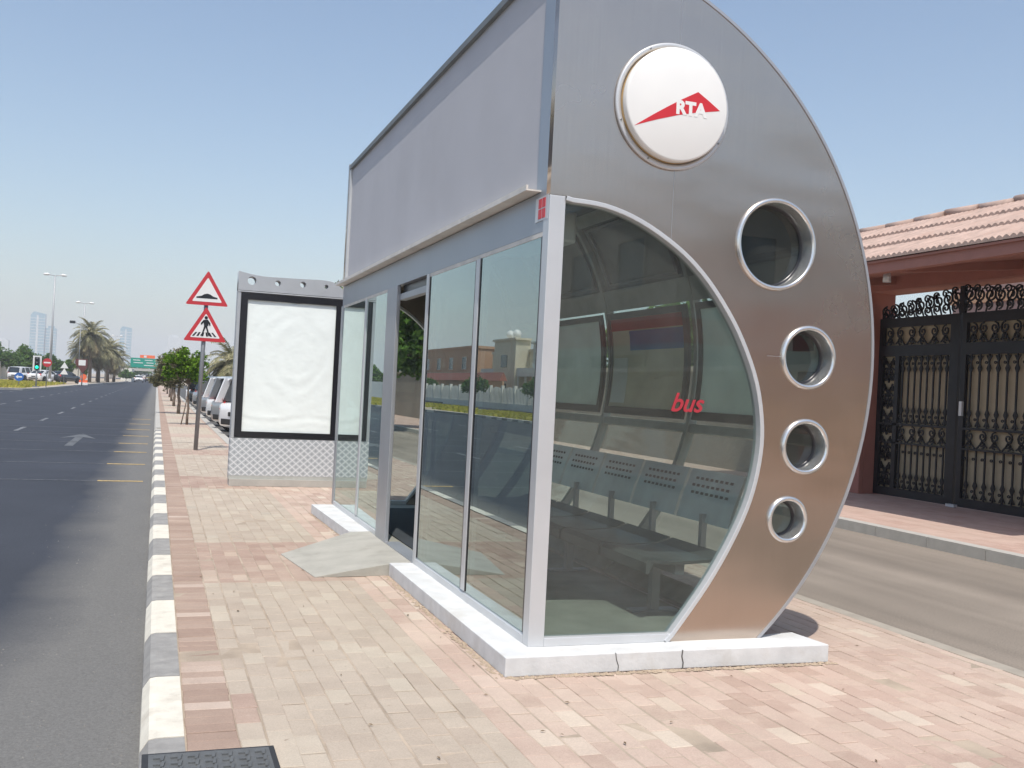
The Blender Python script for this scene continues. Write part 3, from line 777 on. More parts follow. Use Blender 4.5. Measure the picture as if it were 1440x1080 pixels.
poly = [px2plane(860 + x / 5.144, 40 + y / 5.144, yl) for x, y in pts]
mb = MB(); mb.prism_y(poly, yl, yl + .0011); part('emblem', mb, 'red', rs)
tx, tz = px2plane(950.3, 158.0, yl)
tx2, tz2 = px2plane(994.2, 158.0, yl)
t = text_obj('lettering', 'RTA', .105, 'white_disc', rs, (tx - sh.location.x, yl - .0004 - sh.location.y, tz - .002), (PI / 2, 0, 0), .0055, .0002, sx=1.0)
wv = max(v.co.x for v in t.data.vertices) - min(v.co.x for v in t.data.vertices); t.scale = ((tx2 - tx) / wv,) * 2 + (1,)
# 'bus' lettering on the end glass
bx, bz = px2plane(941.5, 577.5, SY0 + .028)
t = text_obj('lettering', 'bus', .13, 'red_letter', EP, (bx - sh.location.x, SY0 + .026 - sh.location.y, bz), (PI / 2, 0, 0), .0022, .001, .35)
wv = max(v.co.x for v in t.data.vertices) - min(v.co.x for v in t.data.vertices); t.scale = (.228 / wv,) * 2 + (1,)

# posters on the curved back wall
def curved(y0, y1, z0, z1, r, th, mi=0, m_=None, n=14):
    m_ = m_ or MB(); A_ = arc(r, ang(z0), ang(z1), n); B_ = arc(r - th, ang(z0), ang(z1), n)
    m_.prism_y(A_ + B_[::-1], y0, y1, mi); return m_
def backlit(name, c, t=.5):
    m, nt, out = newmat(name); L = nt.links.new
    d = N(nt, 'BsdfDiffuse'); q = N(nt, 'BsdfTranslucent'); v = pos_node(nt, True); n = noise(nt, v, 3, 5)
    col = ramp(nt, n, [(.3, tuple(x * .85 for x in c)), (.7, c)]); L(col, d.inputs[0]); L(col, q.inputs[0])
    mx = N(nt, 'MixShader'); mx.inputs[0].default_value = t; L(d.outputs[0], mx.inputs[1]); L(q.outputs[0], mx.inputs[2]); L(mx.outputs[0], out.inputs[0]); return m
M['poster_a'] = backlit('poster_pale_green', (.90, .97, .90), .65)
M['poster_blue'] = backlit('poster_blue', (.10, .36, .80)); M['poster_red'] = backlit('poster_red_band', (.78, .14, .12))
M['poster_teal'] = backlit('poster_teal', (.12, .32, .36)); M['poster_map'] = backlit('poster_map', (.74, .72, .60), .6)
M['poster_frame'] = mat('poster_frame', (.05, .048, .05), .5)
def poster(y0, y1, kind, label):
    p = empty('poster_case', label, 'poster case', (4.2, (y0 + y1) / 2, 1.39), group='poster cases inside the shelter')
    def pp(name, m_, mt, par): o = m_.build(name, mt, off=p.location); o.parent = par; return o
    rr = OR - .088
    fm = curved(y0, y0 + .07, 1.39, 2.40, rr, .03); curved(y1 - .07, y1, 1.39, 2.40, rr, .03, 0, fm); curved(y0 + .07, y1 - .07, 2.34, 2.40, rr, .03, 0, fm); curved(y0 + .07, y1 - .07, 1.39, 1.46, rr, .03, 0, fm)
    f = pp('frame', fm, 'poster_frame', p)
    s = pp('sheet', curved(y0 + .07, y1 - .07, 1.46, 2.34, rr - .021, .003), 'poster_map' if kind == 'map' else 'poster_a', p)
    if kind == 'map':
        pp('heading', curved(y0 + .07, y1 - .07, 2.22, 2.338, rr - .025, .002), 'poster_red', s)
        pp('picture', curved(y0 + .07, y1 - .45, 2.02, 2.21, rr - .025, .002), 'poster_blue', s)
        pp('legend', curved(y1 - .4, y1 - .09, 1.5, 1.95, rr - .025, .002), 'paper', s)
    elif kind == 'shapes':
        for yy in (y0 + .25, y0 + .78):
            pp('picture', curved(yy, yy + .24, 1.95, 2.22, rr - .025, .002), 'poster_teal', s)
        pp('picture', curved(y0 + .2, y0 + .42, 1.52, 1.8, rr - .025, .002), 'poster_teal', s)
poster(5.55, 7.35, 'shapes', 'dark framed curved poster with teal pictures nearest the end glass')
poster(7.52, 9.08, 'map', 'curved poster with red heading and blue picture on back wall')
poster(9.22, 10.72, 'plain', 'blank pale curved poster beyond the one with red heading')

# bench
M['seat_mesh'] = mat('seat_mesh', (.20, .215, .215), .4, .5)
bn = empty('metal_bench', 'perforated metal bench inside the shelter along the curved back', 'bench', (3.3, 7.4, BZ + .006))
def bpart(name, m_, mt, par=None, bevel=0):
    o = m_.build(name, mt, bevel=bevel, off=bn.location); o.parent = par or bn; return o
for k in range(5):
    y0 = 5.78 + k * .74; y1 = y0 + .70
    m_ = MB(); A_ = [(3.03, .43), (3.03, .50), (3.07, .525), (3.25, .505), (3.50, .52), (3.60, .56), (3.60, .545), (3.50, .50), (3.25, .485), (3.08, .50), (3.05, .43)]
    m_.prism_y(A_, y0, y1)
    s = bpart('seat', m_, 'seat_mesh')
    m_ = MB(); m_.prism_y([(3.62, .72), (3.66, .86), (3.74, 1.07), (3.76, 1.065), (3.68, .85), (3.64, .715)], y0, y1)
    for rr in range(5):
        for c in range(8):
            zz = .80 + rr * .05; xx = 3.62 + (zz - .72) * .35 - .003 if zz < .86 else 3.66 + (zz - .86) * .381 - .004
            yy = y0 + .10 + c * .065 + (rr % 2) * .02
            m_.add([(xx, yy, zz), (xx, yy + .04, zz), (xx + .006, yy + .04, zz + .018), (xx + .006, yy, zz + .018)], [(0, 1, 2, 3)], 1)
    bpart('backrest', m_, ['bench', 'hole'])
    m_ = MB(); m_.box(3.60, y0 + .3, .50, 3.64, y0 + .34, .78); bpart('bracket', m_, 'alu')
m_ = MB(); m_.box(3.25, 5.8, .42, 3.32, 9.45, .485); bpart('beam', m_, 'alu')
for yy in (6.1, 7.6, 9.1):
    m_ = MB(); m_.box(3.25, yy, BZ + .006, 3.31, yy + .06, .42); m_.box(3.1, yy - .02, BZ + .006, 3.45, yy + .08, BZ + .02); bpart('leg', m_, 'alu')
mb = MB(); mb.box(2.22, 8.1, BZ + .007, 3.3, 11.6, BZ + .02)  # dark sheet paints the shade over the dark floor inside the door
tag(mb.build('floor_shade', 'shade_floor', bevel=.003), 'dark sheet painting the shade on the shelter floor inside the doorway', 'painted shade')

# grit in the gutter and dry leaves on the paving
mb = MB(); rnd = random.Random(9)
for i in range(420):
    y = 3.2 + 12 * rnd.random() ** 1.6; x = -.02 - abs(rnd.gauss(0, .42)); s_ = rnd.uniform(.002, .007)
    if x < -1.6: continue
    mb.add([(x + s_ * math.cos(q + rnd.random()), y + s_ * math.sin(q), RZ) for q in (0, 1.3, 2.6, 3.9, 5.2)] + [(x, y, RZ + s_ * 1.1)], [(0, 1, 5), (1, 2, 5), (2, 3, 5), (3, 4, 5), (4, 0, 5)])
M['grit'] = mat('grit_stone', (.19, .18, .165), .9, 0, .35, 40)
tag(mb.build('gravel', 'grit', fix=False), 'loose grit and small stones in the gutter along the kerb', 'gravel', kind='stuff')
mb = MB()
for i in range(70):
    x = rnd.uniform(.3, 4.6); y = rnd.uniform(3.2, 9.5)
    if 1.8 < x < 4.05 and y > 5.0: continue
    a = rnd.uniform(0, PI); l_ = rnd.uniform(.008, .022); w_2 = l_ * rnd.uniform(.2, .4); ca, sa = math.cos(a), math.sin(a)
    mb.add([(x - ca * l_, y - sa * l_, .004), (x + sa * w_2, y - ca * w_2, .009), (x + ca * l_, y + sa * l_, .005), (x - sa * w_2, y + ca * w_2, .007)], [(0, 1, 2, 3)])
M['dry_leaf'] = mat('dry_leaf', (.17, .12, .07), .9, 0, .4, 30)
tag(mb.build('leaf_litter', 'dry_leaf', fix=False), 'scattered dry leaves and specks on the paving', 'leaf litter', kind='stuff')

# ------------------------------------------------------------------ manhole cover
mh = empty('manhole_cover', 'cast iron ribbed inspection cover beside the kerb', 'manhole cover', (.28, 4.0, 0))
mb = MB(); mb.box(.02, 3.62, .001, .545, 4.32, .012); o = mb.build('frame', 'manhole_frame', bevel=.003, off=mh.location); o.parent = mh
mb = MB(); mb.box(.045, 3.645, .012, .52, 4.29, .017); o = mb.build('lid', 'manhole', off=mh.location); o.parent = mh; lid = o
mb = MB()
for i in range(7):
    for j in range(9):
        x = .085 + i * .066; y = 3.69 + j * .068
        if x > .50: continue
        s = 1 if j % 2 else -1
        mb.box(x - .022, y - .006, .017, x + .004, y + .006, .024)
        mb.add([(x + .004, y - .03 * 1, .017), (x + .016, y - .03, .017), (x + .012 + .012, y + .03, .017), (x + .012, y + .03, .017),
                (x + .004, y - .03 * 1, .024), (x + .016, y - .03, .024), (x + .012 + .012, y + .03, .024), (x + .012, y + .03, .024)],
               [(0, 3, 2, 1), (4, 5, 6, 7), (0, 1, 5, 4), (1, 2, 6, 5), (2, 3, 7, 6), (3, 0, 4, 7)])
o = mb.build('rib', 'manhole', off=mh.location); o.parent = lid

# ------------------------------------------------------------------ advertising totem
TY = 15.1; TX0, TX1 = 1.055, 2.64; TD = .26
tt = empty('advertising_totem', 'grey advertising totem with a wrinkled blank white poster in black frame', 'advertising panel', (1.85, TY + .13, 0))
def tpart(name, m_, mt, par=None, bevel=0, fix=True):
    o = m_.build(name, mt, bevel=bevel, off=tt.location, fix=fix); o.parent = par or tt; return o
mb = MB(); mb.box(TX0 + .01, TY - .02, 0, TX1 - .01, TY + TD + .02, .10); tpart('foot', mb, 'kerb_plain')
mb = MB(); mb.box(TX0, TY + .004, .10, TX1, TY + TD, .155); tpart('skirt', mb, 'rail')
# body with arched, hollowed top and four through holes
top = catmull([(TX0, 3.135), (TX0 + .12, 3.112), (TX0 + .28, 3.088), (TX0 + .5, 3.083), (TX0 + 1.0, 3.095), (TX0 + 1.22, 3.100), (TX0 + 1.38, 3.08), (TX0 + 1.5, 3.01), (TX1, 2.93)], 4)
def plate(name, loops, y0, y1, mt, par=None):
    cu = bpy.data.curves.new('tmp', 'CURVE'); cu.dimensions = '2D'; cu.fill_mode = 'BOTH'; cu.extrude = (y1 - y0) / 2
    for lp in loops:
        sp = cu.splines.new('POLY'); sp.points.add(len(lp) - 1); sp.use_cyclic_u = True
        for p, q in zip(sp.points, lp): p.co = (q[0], q[1], 0, 1)
    tmp = bpy.data.objects.new('tmp', cu); COL.objects.link(tmp)
    me = bpy.data.meshes.new_from_object(tmp.evaluated_get(bpy.context.evaluated_depsgraph_get())); bpy.data.objects.remove(tmp)
    for v in me.vertices:
        x, z, w = v.co; v.co = (x - tt.location.x, (y0 + y1) / 2 + w - tt.location.y, z)
    me.materials.clear(); me.materials.append(M[mt]); o = bpy.data.objects.new(name, me); COL.objects.link(o); o.parent = par or tt
    return o
M['totem'] = mat('totem_paint', (.46, .475, .49), .45, .3, .04)
hs = [(1.245, 3.008, .062), (1.618, 3.000, .042), (1.985, 3.010, .044), (2.33, 3.008, .030)]
plate('top_panel', [[(TX0, 2.86)] + [(TX0, 3.135)] + top[1:] + [(TX1, 2.86)]] + [[(a + c * math.cos(2 * PI * k / 28), b + c * math.sin(2 * PI * k / 28)) for k in range(28)] for a, b, c in hs], TY, TY + TD, 'totem')
mb = MB(); mb.box(TX0, TY, .70, TX0 + .045, TY + TD, 2.845); mb.box(TX1 - .045, TY, .70, TX1, TY + TD, 2.845); mb.box(TX0 + .002, TY + .04, .70, TX1 - .002, TY + TD - .04, 2.858); tpart('body', mb, 'totem')
mb = MB(); mb.box(TX0, TY - .008, 2.838, TX1, TY + .03, 2.852); tpart('drip_rail', mb, 'alu_light')
fx0, fx1, fz0, fz1 = 1.105, 2.592, .715, 2.825
mb = MB()
mb.box(fx0, TY - .004, fz0, fx0 + .095, TY + .036, fz1); mb.box(fx1 - .095, TY - .004, fz0, fx1, TY + .036, fz1)
mb.box(fx0 + .095, TY - .004, fz1 - .095, fx1 - .095, TY + .036, fz1); mb.box(fx0 + .095, TY - .004, fz0, fx1 - .095, TY + .036, fz0 + .085)
fr = tpart('display_frame', mb, 'black')
# wrinkled poster as displaced grid
mb = MB(); nx, nz = 70, 96; x0, x1, z0, z1 = fx0 + .088, fx1 - .088, fz0 + .075, fz1 - .082
vs = []; nz_ = mathutils.noise
for j in range(nz + 1):
    for i in range(nx + 1):
        u, v = i / nx, j / nz; x = x0 + (x1 - x0) * u; z = z0 + (z1 - z0) * v
        dx, dz = x - 1.95, z - 1.98; r = math.hypot(dx, dz * .8)
        w = .0030 * math.sin(34 * r + 3 * nz_.noise(Vector((x * 2, z * 2, 0)))) * math.exp(-((r - .42) / .28) ** 2) * (.35 + .65 * max(0, nz_.noise(Vector((x * 1.5, z * 1.5, 3)))) * 2)
        w += .0045 * nz_.noise(Vector((x * 5, z * 4, 1))) + .0016 * nz_.noise(Vector((x * 13, z * 22, 2)))
        w += .002 * math.sin(40 * z + 2 * math.sin(5 * x)) * math.exp(-((z - .98) / .1) ** 2)
        vs.append((x, TY + .022 + w, z + (.02 * math.sin(u * 9) * (v > .98))))
mb.add(vs, [(j * (nx + 1) + i, j * (nx + 1) + i + 1, (j + 1) * (nx + 1) + i + 1, (j + 1) * (nx + 1) + i) for j in range(nz) for i in range(nx)], 0, True)
tpart('poster', mb, 'paper', fr, fix=False)
mb = MB(); mb.box(TX0 + .0, TY + .002, .155, TX1, TY + TD, .70)
def lattice():
    m, nt, out = newmat('lattice_panel'); L = nt.links.new
    b = N(nt, 'BsdfPrincipled', Roughness=.45)
    g = N(nt, 'NewGeometry'); s = N(nt, 'SeparateXYZ'); L(g.outputs['Position'], s.inputs[0])
    u = math_(nt, 'DIVIDE', s.outputs[0], .112); v = math_(nt, 'DIVIDE', s.outputs[2], .098)
    def tri(t): return math_(nt, 'ABSOLUTE', math_(nt, 'SUBTRACT', math_(nt, 'FRACT', t), .5))
    p = tri(math_(nt, 'ADD', math_(nt, 'ADD', u, v), 100)); q = tri(math_(nt, 'ADD', math_(nt, 'SUBTRACT', u, v), 100))
    mn = math_(nt, 'MINIMUM', p, q); mxm = math_(nt, 'MAXIMUM', p, q)
    line = ramp(nt, mn, [(.07, 1.0), (.11, 0.0)])
    core = ramp(nt, math_(nt, 'ADD', p, q), [(.78, 0.0), (.84, 1.0)])
    col = mixc(nt, line, (.42, .445, .46), (.68, .69, .70)); col = mixc(nt, core, col, (.30, .32, .34))
    L(col, b.inputs['Base Color']); L(b.outputs[0], out.inputs[0]); return m
M['lattice'] = lattice()
tpart('lattice_panel', mb, 'lattice')

# ------------------------------------------------------------------ warning signs on a pole
def tri_sign(parent, cx, cz, hw, h, Y, kind):
    """equilateral warning plate with rounded corners, apex up"""
    def rt(s):
        cyy = cz + h / 3; P = [(cx - hw * s, cyy - h / 3 * s), (cx + hw * s, cyy - h / 3 * s), (cx, cyy + 2 * h / 3 * s)]
        out = []; c = .045 * s
        for i in range(3):
            a, b, d = Vector(P[i - 1]), Vector(P[i]), Vector(P[(i + 1) % 3])
            p = b + (a - b).normalized() * c; q = b + (d - b).normalized() * c
            for k in range(5):
                t = k / 4; out.append(tuple((1 - t) ** 2 * p + 2 * t * (1 - t) * b + t * t * q))
        return out
    def sp(name, m_, mt, par): o = m_.build(name, mt, off=root.location); o.parent = par; return o
    root = parent
    m_ = MB(); m_.prism_y(rt(1.0), Y, Y + .012); pl = sp('warning_sign', m_, 'sign_red', parent)
    m_ = MB(); m_.prism_y(rt(.70), Y - .003, Y); face = sp('sign_face', m_, 'sign_back', pl)
    m_ = MB(); y = Y - .006
    if kind == 'hump':
        b = cz + .145
        m_.prism_y([(cx - .22, b), (cx + .21, b), (cx + .21, b + .03), (cx + .12, b + .05), (cx + .06, b + .09), (cx, b + .105), (cx - .06, b + .09), (cx - .12, b + .05), (cx - .22, b + .03)], y, y + .002)
    else:
        b = cz + .105
        for x, dx in ((-.24, .07), (-.15, .045), (-.05, .02), (.05, -.02), (.13, -.045), (.22, -.07)):
            m_.prism_y([(cx + x - .028, b), (cx + x + .014, b), (cx + x + dx + .010, b + .085), (cx + x + dx - .026, b + .085)], y, y + .002)
        k = lambda pts: m_.prism_y([(cx + px, b + pz) for px, pz in pts], y - .003, y - .001)
        m_.prism_y([(cx + .035 * math.cos(a * PI / 6) + .005, b + .40 + .035 * math.sin(a * PI / 6)) for a in range(12)], y - .003, y - .001)
        k([(-.045, .35), (.04, .36), (.06, .24), (.02, .20), (-.03, .20)])
        k([(-.045, .35), (-.10, .28), (-.095, .245), (-.085, .245), (-.035, .30)])
        k([(.04, .36), (.095, .29), (.10, .23), (.08, .23), (.045, .30)])
        k([(-.03, .21), (.01, .21), (-.05, .05), (-.085, .01), (-.10, .02), (-.07, .06)])
        k([(.0, .21), (.035, .21), (.07, .10), (.095, .02), (.07, .01), (.04, .09)])
    sp('pictogram', m_, 'black', face)
sg = empty('sign_post', 'two red bordered triangular warning signs on a grey post', 'road sign', (.89, 22.4, 0))
mb = MB(); mb.tube([(.86, 22.42, 0), (.935, 22.42, 3.78)], .045, 12); o = mb.build('post', 'pole', off=sg.location); o.parent = sg
tri_sign(sg, .932, 3.10, .44, .745, 22.34, 'hump'); tri_sign(sg, .928, 2.33, .44, .745, 22.34, 'walk')

# ------------------------------------------------------------------ gatehouse
GX = 12.15
gh = empty('gatehouse', 'brown gate portico with terracotta tiled roof across the service road', 'gatehouse', (12.15, 12, .08))
def gpart(name, m_, mt, par=None, bevel=0, root=None):
    rt = root or gh; o = m_.build(name, mt, bevel=bevel, off=rt.location); o.parent = par or rt; return o
GY0, GY1 = 9.55, 14.68      # opening
mb = MB(); mb.box(11.9, GY1, .08, 12.45, 16.6, 3.9); mb.box(11.82, GY1 - .0, .08, 11.9, 15.9, 1.05); gpart('pillar', mb, 'wall_brown', bevel=.01)
mb = MB(); mb.box(11.9, 8.3, .08, 12.45, GY0, 3.9); gpart('pillar', mb, 'wall_brown', bevel=.01)
mb = MB(); mb.box(11.86, 8.25, 3.66, 12.5, 16.7, 3.93); gpart('lintel', mb, 'wall_brown')
mb = MB(); mb.box(9.66, 8.1, 3.54, 9.80, 17.2, 3.715); gpart('fascia_board', mb, 'soffit')
mb = MB(); mb.prism_y([(9.8, 3.60), (9.8, 3.66), (12.5, 4.03), (12.5, 3.97)], 8.1, 17.2); gpart('soffit', mb, 'soffit')
for yy in (8.3, 11.35, 14.0, 16.5):
    mb = MB(); mb.prism_y([(9.8, 3.52), (9.8, 3.60), (12.0, 3.90), (12.0, 3.76)], yy, yy + .14); gpart('rafter', mb, 'soffit')
# tiled roof with rolls, stepped courses
def tiled(xa, za, xb, zb, y0, y1, rows):
    m_ = MB(); per = .108; n = int((y1 - y0) / per * 6)
    for r in range(rows):
        t0, t1 = r / rows, (r + 1) / rows
        A = (xa + (xb - xa) * t0, za + (zb - za) * t0); B = (xa + (xb - xa) * (t1 + .03), za + (zb - za) * (t1 + .03))
        vs = []
        rr = random.Random(r)
        for i in range(n + 1):
            y = y0 + (y1 - y0) * i / n; w = abs(math.sin(PI * (y - y0) / per)) * .035
            j = .008 * math.sin(int((y - y0) / (2 * per)) * 12.9 + r * 4)
            vs += [(A[0] + j, y, A[1] + .02), (A[0] + j, y, A[1] + .045 + w), (B[0], y, B[1] + .0 + w * .8), ]
        fs = []
        for i in range(n):
            a = i * 3; fs += [(a, a + 3, a + 4, a + 1), (a + 1, a + 4, a + 5, a + 2)]
        m_.add(vs, fs)
    return m_
rf = gpart('roof', tiled(9.60, 3.70, 11.97, 4.78, 8.1, 17.2, 3), 'roof_tile')
mb = tiled(12.75, 4.35, 11.97, 4.78, 8.1, 17.2, 1); gpart('rear_roof_slope', mb, 'roof_tile', rf)
rnd = random.Random(5); mb = MB(); y = 8.1
while y < 16.9:
    mb.tube([(11.97 + rnd.uniform(-.02, .02), y, 4.755 + rnd.uniform(0, .02)), (11.97, y + .72, 4.80 + rnd.uniform(0, .04))], [.10, .065], 10); y += .70
gpart('ridge_tile', mb, 'roof_tile', rf)
mb = MB(); mb.prism_y([(9.62, 3.68), (9.62, 3.71), (11.97, 4.77), (12.7, 4.33), (12.7, 3.96)], 8.12, 17.18); gpart('roof_deck', mb, 'soffit', rf)
for x, y in ((10.0, 12.0), (10.9, 9.9)):
    mb = MB(); mb.tube([(x, y, 3.62), (x, y, 3.45)], [.05, .06], 12); gpart('downlight', mb, 'alu_light')
mb = MB(); mb.box(11.86, 14.95, 1.35, 11.9, 15.03, 1.47); gpart('intercom', mb, 'black')
# raised hip behind at far right
# gate
gt = empty('iron_gate', 'black wrought iron scroll gate backed with beige sheet', 'gate', (GX, 12, .08))
def qpart(name, m_, mt, par=None): return gpart(name, m_, mt, par, 0, gt)
def bars(m_, y0, y1, z0, z1, w=.055): m_.box(GX - .03, y0, z0, GX + .03, y1, z1)
def spiral(cy, cz, r, turns, a0_, sgn, n=26):
    return [(cy + sgn * r * (1 - .8 * i / n) * math.cos(a0_ + turns * 2 * PI * i / n), cz + r * (1 - .8 * i / n) * math.sin(a0_ + turns * 2 * PI * i / n)) for i in range(n + 1)]
def scroll_row(m_, y0, y1, z0, z1, n, w=.022):
    st_ = (y1 - y0) / n; H = z1 - z0
    for i in range(n):
        c = y0 + (i + .5) * st_; s = 1 if i % 2 else -1
        r = min(st_ * .46, H * .27)
        m_.ribbon(spiral(c, z1 - r - .01, r, 1.4, PI / 2, s), w, .02, GX)
        m_.ribbon(spiral(c, z0 + r * .8 + .01, r * .75, 1.3, -PI / 2, -s), w, .02, GX)
        m_.ribbon([(c - s * r, z1 - r), (c - s * r * .7, (z0 + z1) / 2), (c + s * r * .2, z0 + H * .32), (c + s * st_ * .45, z0)], w, .02, GX)
        m_.ribbon([(c + s * r * .2, z0 + H * .45), (c - s * st_ * .4, z0 + H * .1)], w * .8, .02, GX)
def orn_col(m_, y0, y1, z0, z1):
    n = 5; H = (z1 - z0) / n; c = (y0 + y1) / 2; w = (y1 - y0) / 2
    for i in range(n):
        zb = z0 + i * H
        for s in (1, -1):
            m_.ribbon(spiral(c + s * w * .45, zb + H * .22, w * .42, 1.4, -PI / 2, s), .022, .02, GX)
            m_.ribbon(spiral(c + s * w * .5, zb + H * .78, w * .34, 1.2, PI / 2, -s), .02, .02, GX)
            m_.ribbon([(c, zb), (c + s * w * .5, zb + H * .42), (c + s * w * .15, zb + H * .6), (c + s * w * .7, zb + H * .95)], .026, .02, GX)
        m_.ribbon([(c, zb + H * .3), (c, zb + H * .72)], .05, .02, GX)
        for s in (1, -1):
            for q in range(4): m_.ribbon([(c + s * w * .1, zb + H * (.1 + q * .2)), (c + s * w * .5, zb + H * (.16 + q * .2)), (c + s * w * .85, zb + H * (.10 + q * .2))], .028, .02, GX)
def bar_set(m_, y0, y1, z0, z1, n, tops=True, bots=True):
    for i in range(n):
        y = y0 + (i + .5) * (y1 - y0) / n
        m_.box(GX - .012, y - .013, z0, GX + .012, y + .013, z1)
        for zz, s in ((z1, -1), (z0, 1)):
            if (s < 0 and not tops) or (s > 0 and not bots): continue
            m_.ribbon([(y, zz + s * .30), (y - .035, zz + s * .22), (y, zz + s * .14), (y + .035, zz + s * .22), (y, zz + s * .30)], .018, .02, GX)
            m_.ribbon([(y - .05, zz + s * .02), (y, zz + s * .12), (y + .05, zz + s * .02)], .02, .02, GX)
        m_.ribbon([(y + .055 + .02 * math.cos(a * PI / 4), z1 - .13 + .02 * math.sin(a * PI / 4)) for a in range(9)], .01, .02, GX)
        m_.ribbon([(y + .055 + .02 * math.cos(a * PI / 4), z0 + .13 + .02 * math.sin(a * PI / 4)) for a in range(9)], .01, .02, GX)
yA0, yA1 = 12.78, 14.66       # leaf left in the photo
yB0, yB1 = 11.25, 12.72
yC0, yC1 = 9.57, 11.2
for nm, (y0, y1, colside, nb) in {'gate_leaf': (yA0, yA1, 1, 8), 'gate_door': (yB0, yB1, 0, 7), 'gate_leaf.001': (yC0, yC1, -1, 7)}.items():
    m_ = MB(); w = .10
    bars(m_, y0, y0 + (.19 if colside == 1 else w), .10, 3.20); bars(m_, y1 - w, y1, .10, 3.20)
    a, b = y0 + (.19 if colside == 1 else w), y1 - w
    for z0_, z1_ in ((3.04, 3.20), (2.53, 2.72), (1.33, 1.37), (1.01, 1.04), (.10, .24)): bars(m_, a, b, z0_, z1_)
    lf_ = qpart(nm.split('.')[0], m_, 'iron')
    m_ = MB(); scroll_row(m_, a, b, 2.72, 3.04, 6)
    sa, sb = a, b
    if colside == 1:
        orn_col(m_, b - .30, b, .24, 2.53); m_.box(GX - .03, b - .42, .24, GX + .03, b - .32, 2.53); sb = b - .42
    if colside == -1:
        orn_col(m_, b - .38, b, .24, 2.53); m_.box(GX - .03, b - .48, .24, GX + .03, b - .40, 2.53); sb = b - .48
    bar_set(m_, sa, sb, 1.37, 2.53, nb); scroll_row(m_, sa, sb, 1.04, 1.33, 5); bar_set(m_, sa, sb, .24, 1.01, nb, False, True)
    qpart('ironwork', m_, 'iron', lf_)
    m_ = MB(); m_.box(GX + .05, y0 + .02, .2, GX + .06, y1 - .02, 3.1); qpart('backing_sheet', m_, 'sheet', lf_)
# crest scrolls over the gate
m_ = MB()
mid = 12.75
m_.box(GX - .03, mid - .05, 3.20, GX + .03, mid + .05, 3.64)
for s in (1, -1):
    L_ = 1.9 if s > 0 else 3.1
    for i in range(9 if s > 0 else 14):
        c = mid + s * (.14 + i * .205); hh = max(.14, .44 - .035 * i) if s > 0 else max(.2, .46 - .02 * i)
        if not (GY0 < c < GY1): continue
        m_.ribbon(spiral(c, 3.20 + hh * .62, .12, 1.6, PI / 2, s if i % 2 else -s), .028, .02, GX); m_.ribbon(spiral(c + .06, 3.20 + hh * .85, .07, 1.3, 0, -s), .022, .02, GX)
        m_.ribbon(spiral(c + .03, 3.20 + hh * .26, .08, 1.4, -PI / 2, s), .024, .02, GX)
        m_.ribbon([(c - s * .08, 3.20), (c - s * .02, 3.2 + hh * .5), (c + s * .05, 3.2 + hh * .85)], .022, .02, GX)
qpart('crest', m_, 'iron')
m_ = MB(); m_.box(GX - .07, 12.62, 1.55, GX - .03, 12.68, 1.78); qpart('handle', m_, 'alu_light')
m_ = MB(); m_.box(GX - .10, 12.66, .085, GX - .03, 12.84, .13); qpart('floor_bolt', m_, 'alu_light')

# house behind the gate
def building(name, label, x0, y0, x1, y1, h, wall, wins=(), roof=None, band=None, cat='house', parapet=True, face='x+'):
    b = empty(name, label, cat, ((x0 + x1) / 2, (y0 + y1) / 2, -.14))
    def bp(nm, m_, mt, par=None): o = m_.build(nm, mt, off=b.location); o.parent = par or b; return o
    m_ = MB(); m_.box(x0, y0, -.14, x1, y1, h)
    w = bp('wall', m_, wall)
    if parapet:
        m_ = MB(); t = .15
        for a in ((x0 - t, y0 - t, x1 + t, y0 + .1), (x0 - t, y1 - .1, x1 + t, y1 + t), (x0 - t, y0 + .1, x0 + .1, y1 - .1), (x1 - .1, y0 + .1, x1 + t, y1 - .1)): m_.box(a[0], a[1], h, a[2], a[3], h + .35)
        bp('parapet', m_, roof or wall)
    if band:
        m_ = MB(); m_.box(x0 - .06, y0 - .06, band[0], x1 + .06, y1 + .06, band[1]); bp('band', m_, band[2])
    for wn in wins:     # (face, u0, u1, z0, z1, kind)
        f, u0, u1, za, zb = wn[:5]; kind = wn[5] if len(wn) > 5 else 'win'
        m_ = MB(); fr_ = MB(); e = .07
        if f == 'x+': m_.box(x1 - .05, u0, za, x1 + .02, u1, zb); bx = lambda a, c, d, g: fr_.box(x1 - .02, a, c, x1 + .09, d, g)
        elif f == 'x-': m_.box(x0 - .02, u0, za, x0 + .05, u1, zb); bx = lambda a, c, d, g: fr_.box(x0 - .09, a, c, x0 + .02, d, g)
        elif f == 'y+': m_.box(u0, y1 - .05, za, u1, y1 + .02, zb); bx = lambda a, c, d, g: fr_.box(a, y1 - .02, c, d, y1 + .09, g)
        else: m_.box(u0, y0 - .02, za, u1, y0 + .05, zb); bx = lambda a, c, d, g: fr_.box(a, y0 - .09, c, d, y0 + .02, g)
        bx(u0 - e, za - e, u0, zb + e); bx(u1, za - e, u1 + e, zb + e); bx(u0, za - e, u1, za); bx(u0, zb, u1, zb + e)
        fo = bp('window', fr_, 'wall_white'); bp('pane', m_, kind, fo)
    return b
def wins_grid(face, u0, u1, n, rows, w, h, kind='win'):
    st = (u1 - u0) / n; return [(face, u0 + (i + .5) * st - w / 2, u0 + (i + .5) * st + w / 2, z, z + h, kind) for i in range(n) for z in rows]
building('house', 'mauve rendered house seen above the iron gate', 19, 10, 30, 20.3, 6.2, 'wall_mauve', wins_grid('x-', 12.5, 20, 2, (1.0,), 1.3, 1.4), band=(4.35, 4.6, 'wall_orange'))
building('house', 'pale tan house seen behind the left end of the gate', 22, 24, 30, 36, 3.9, 'wall_tan', wins_grid('x-', 25, 35, 3, (1.2,), 1.2, 1.4))
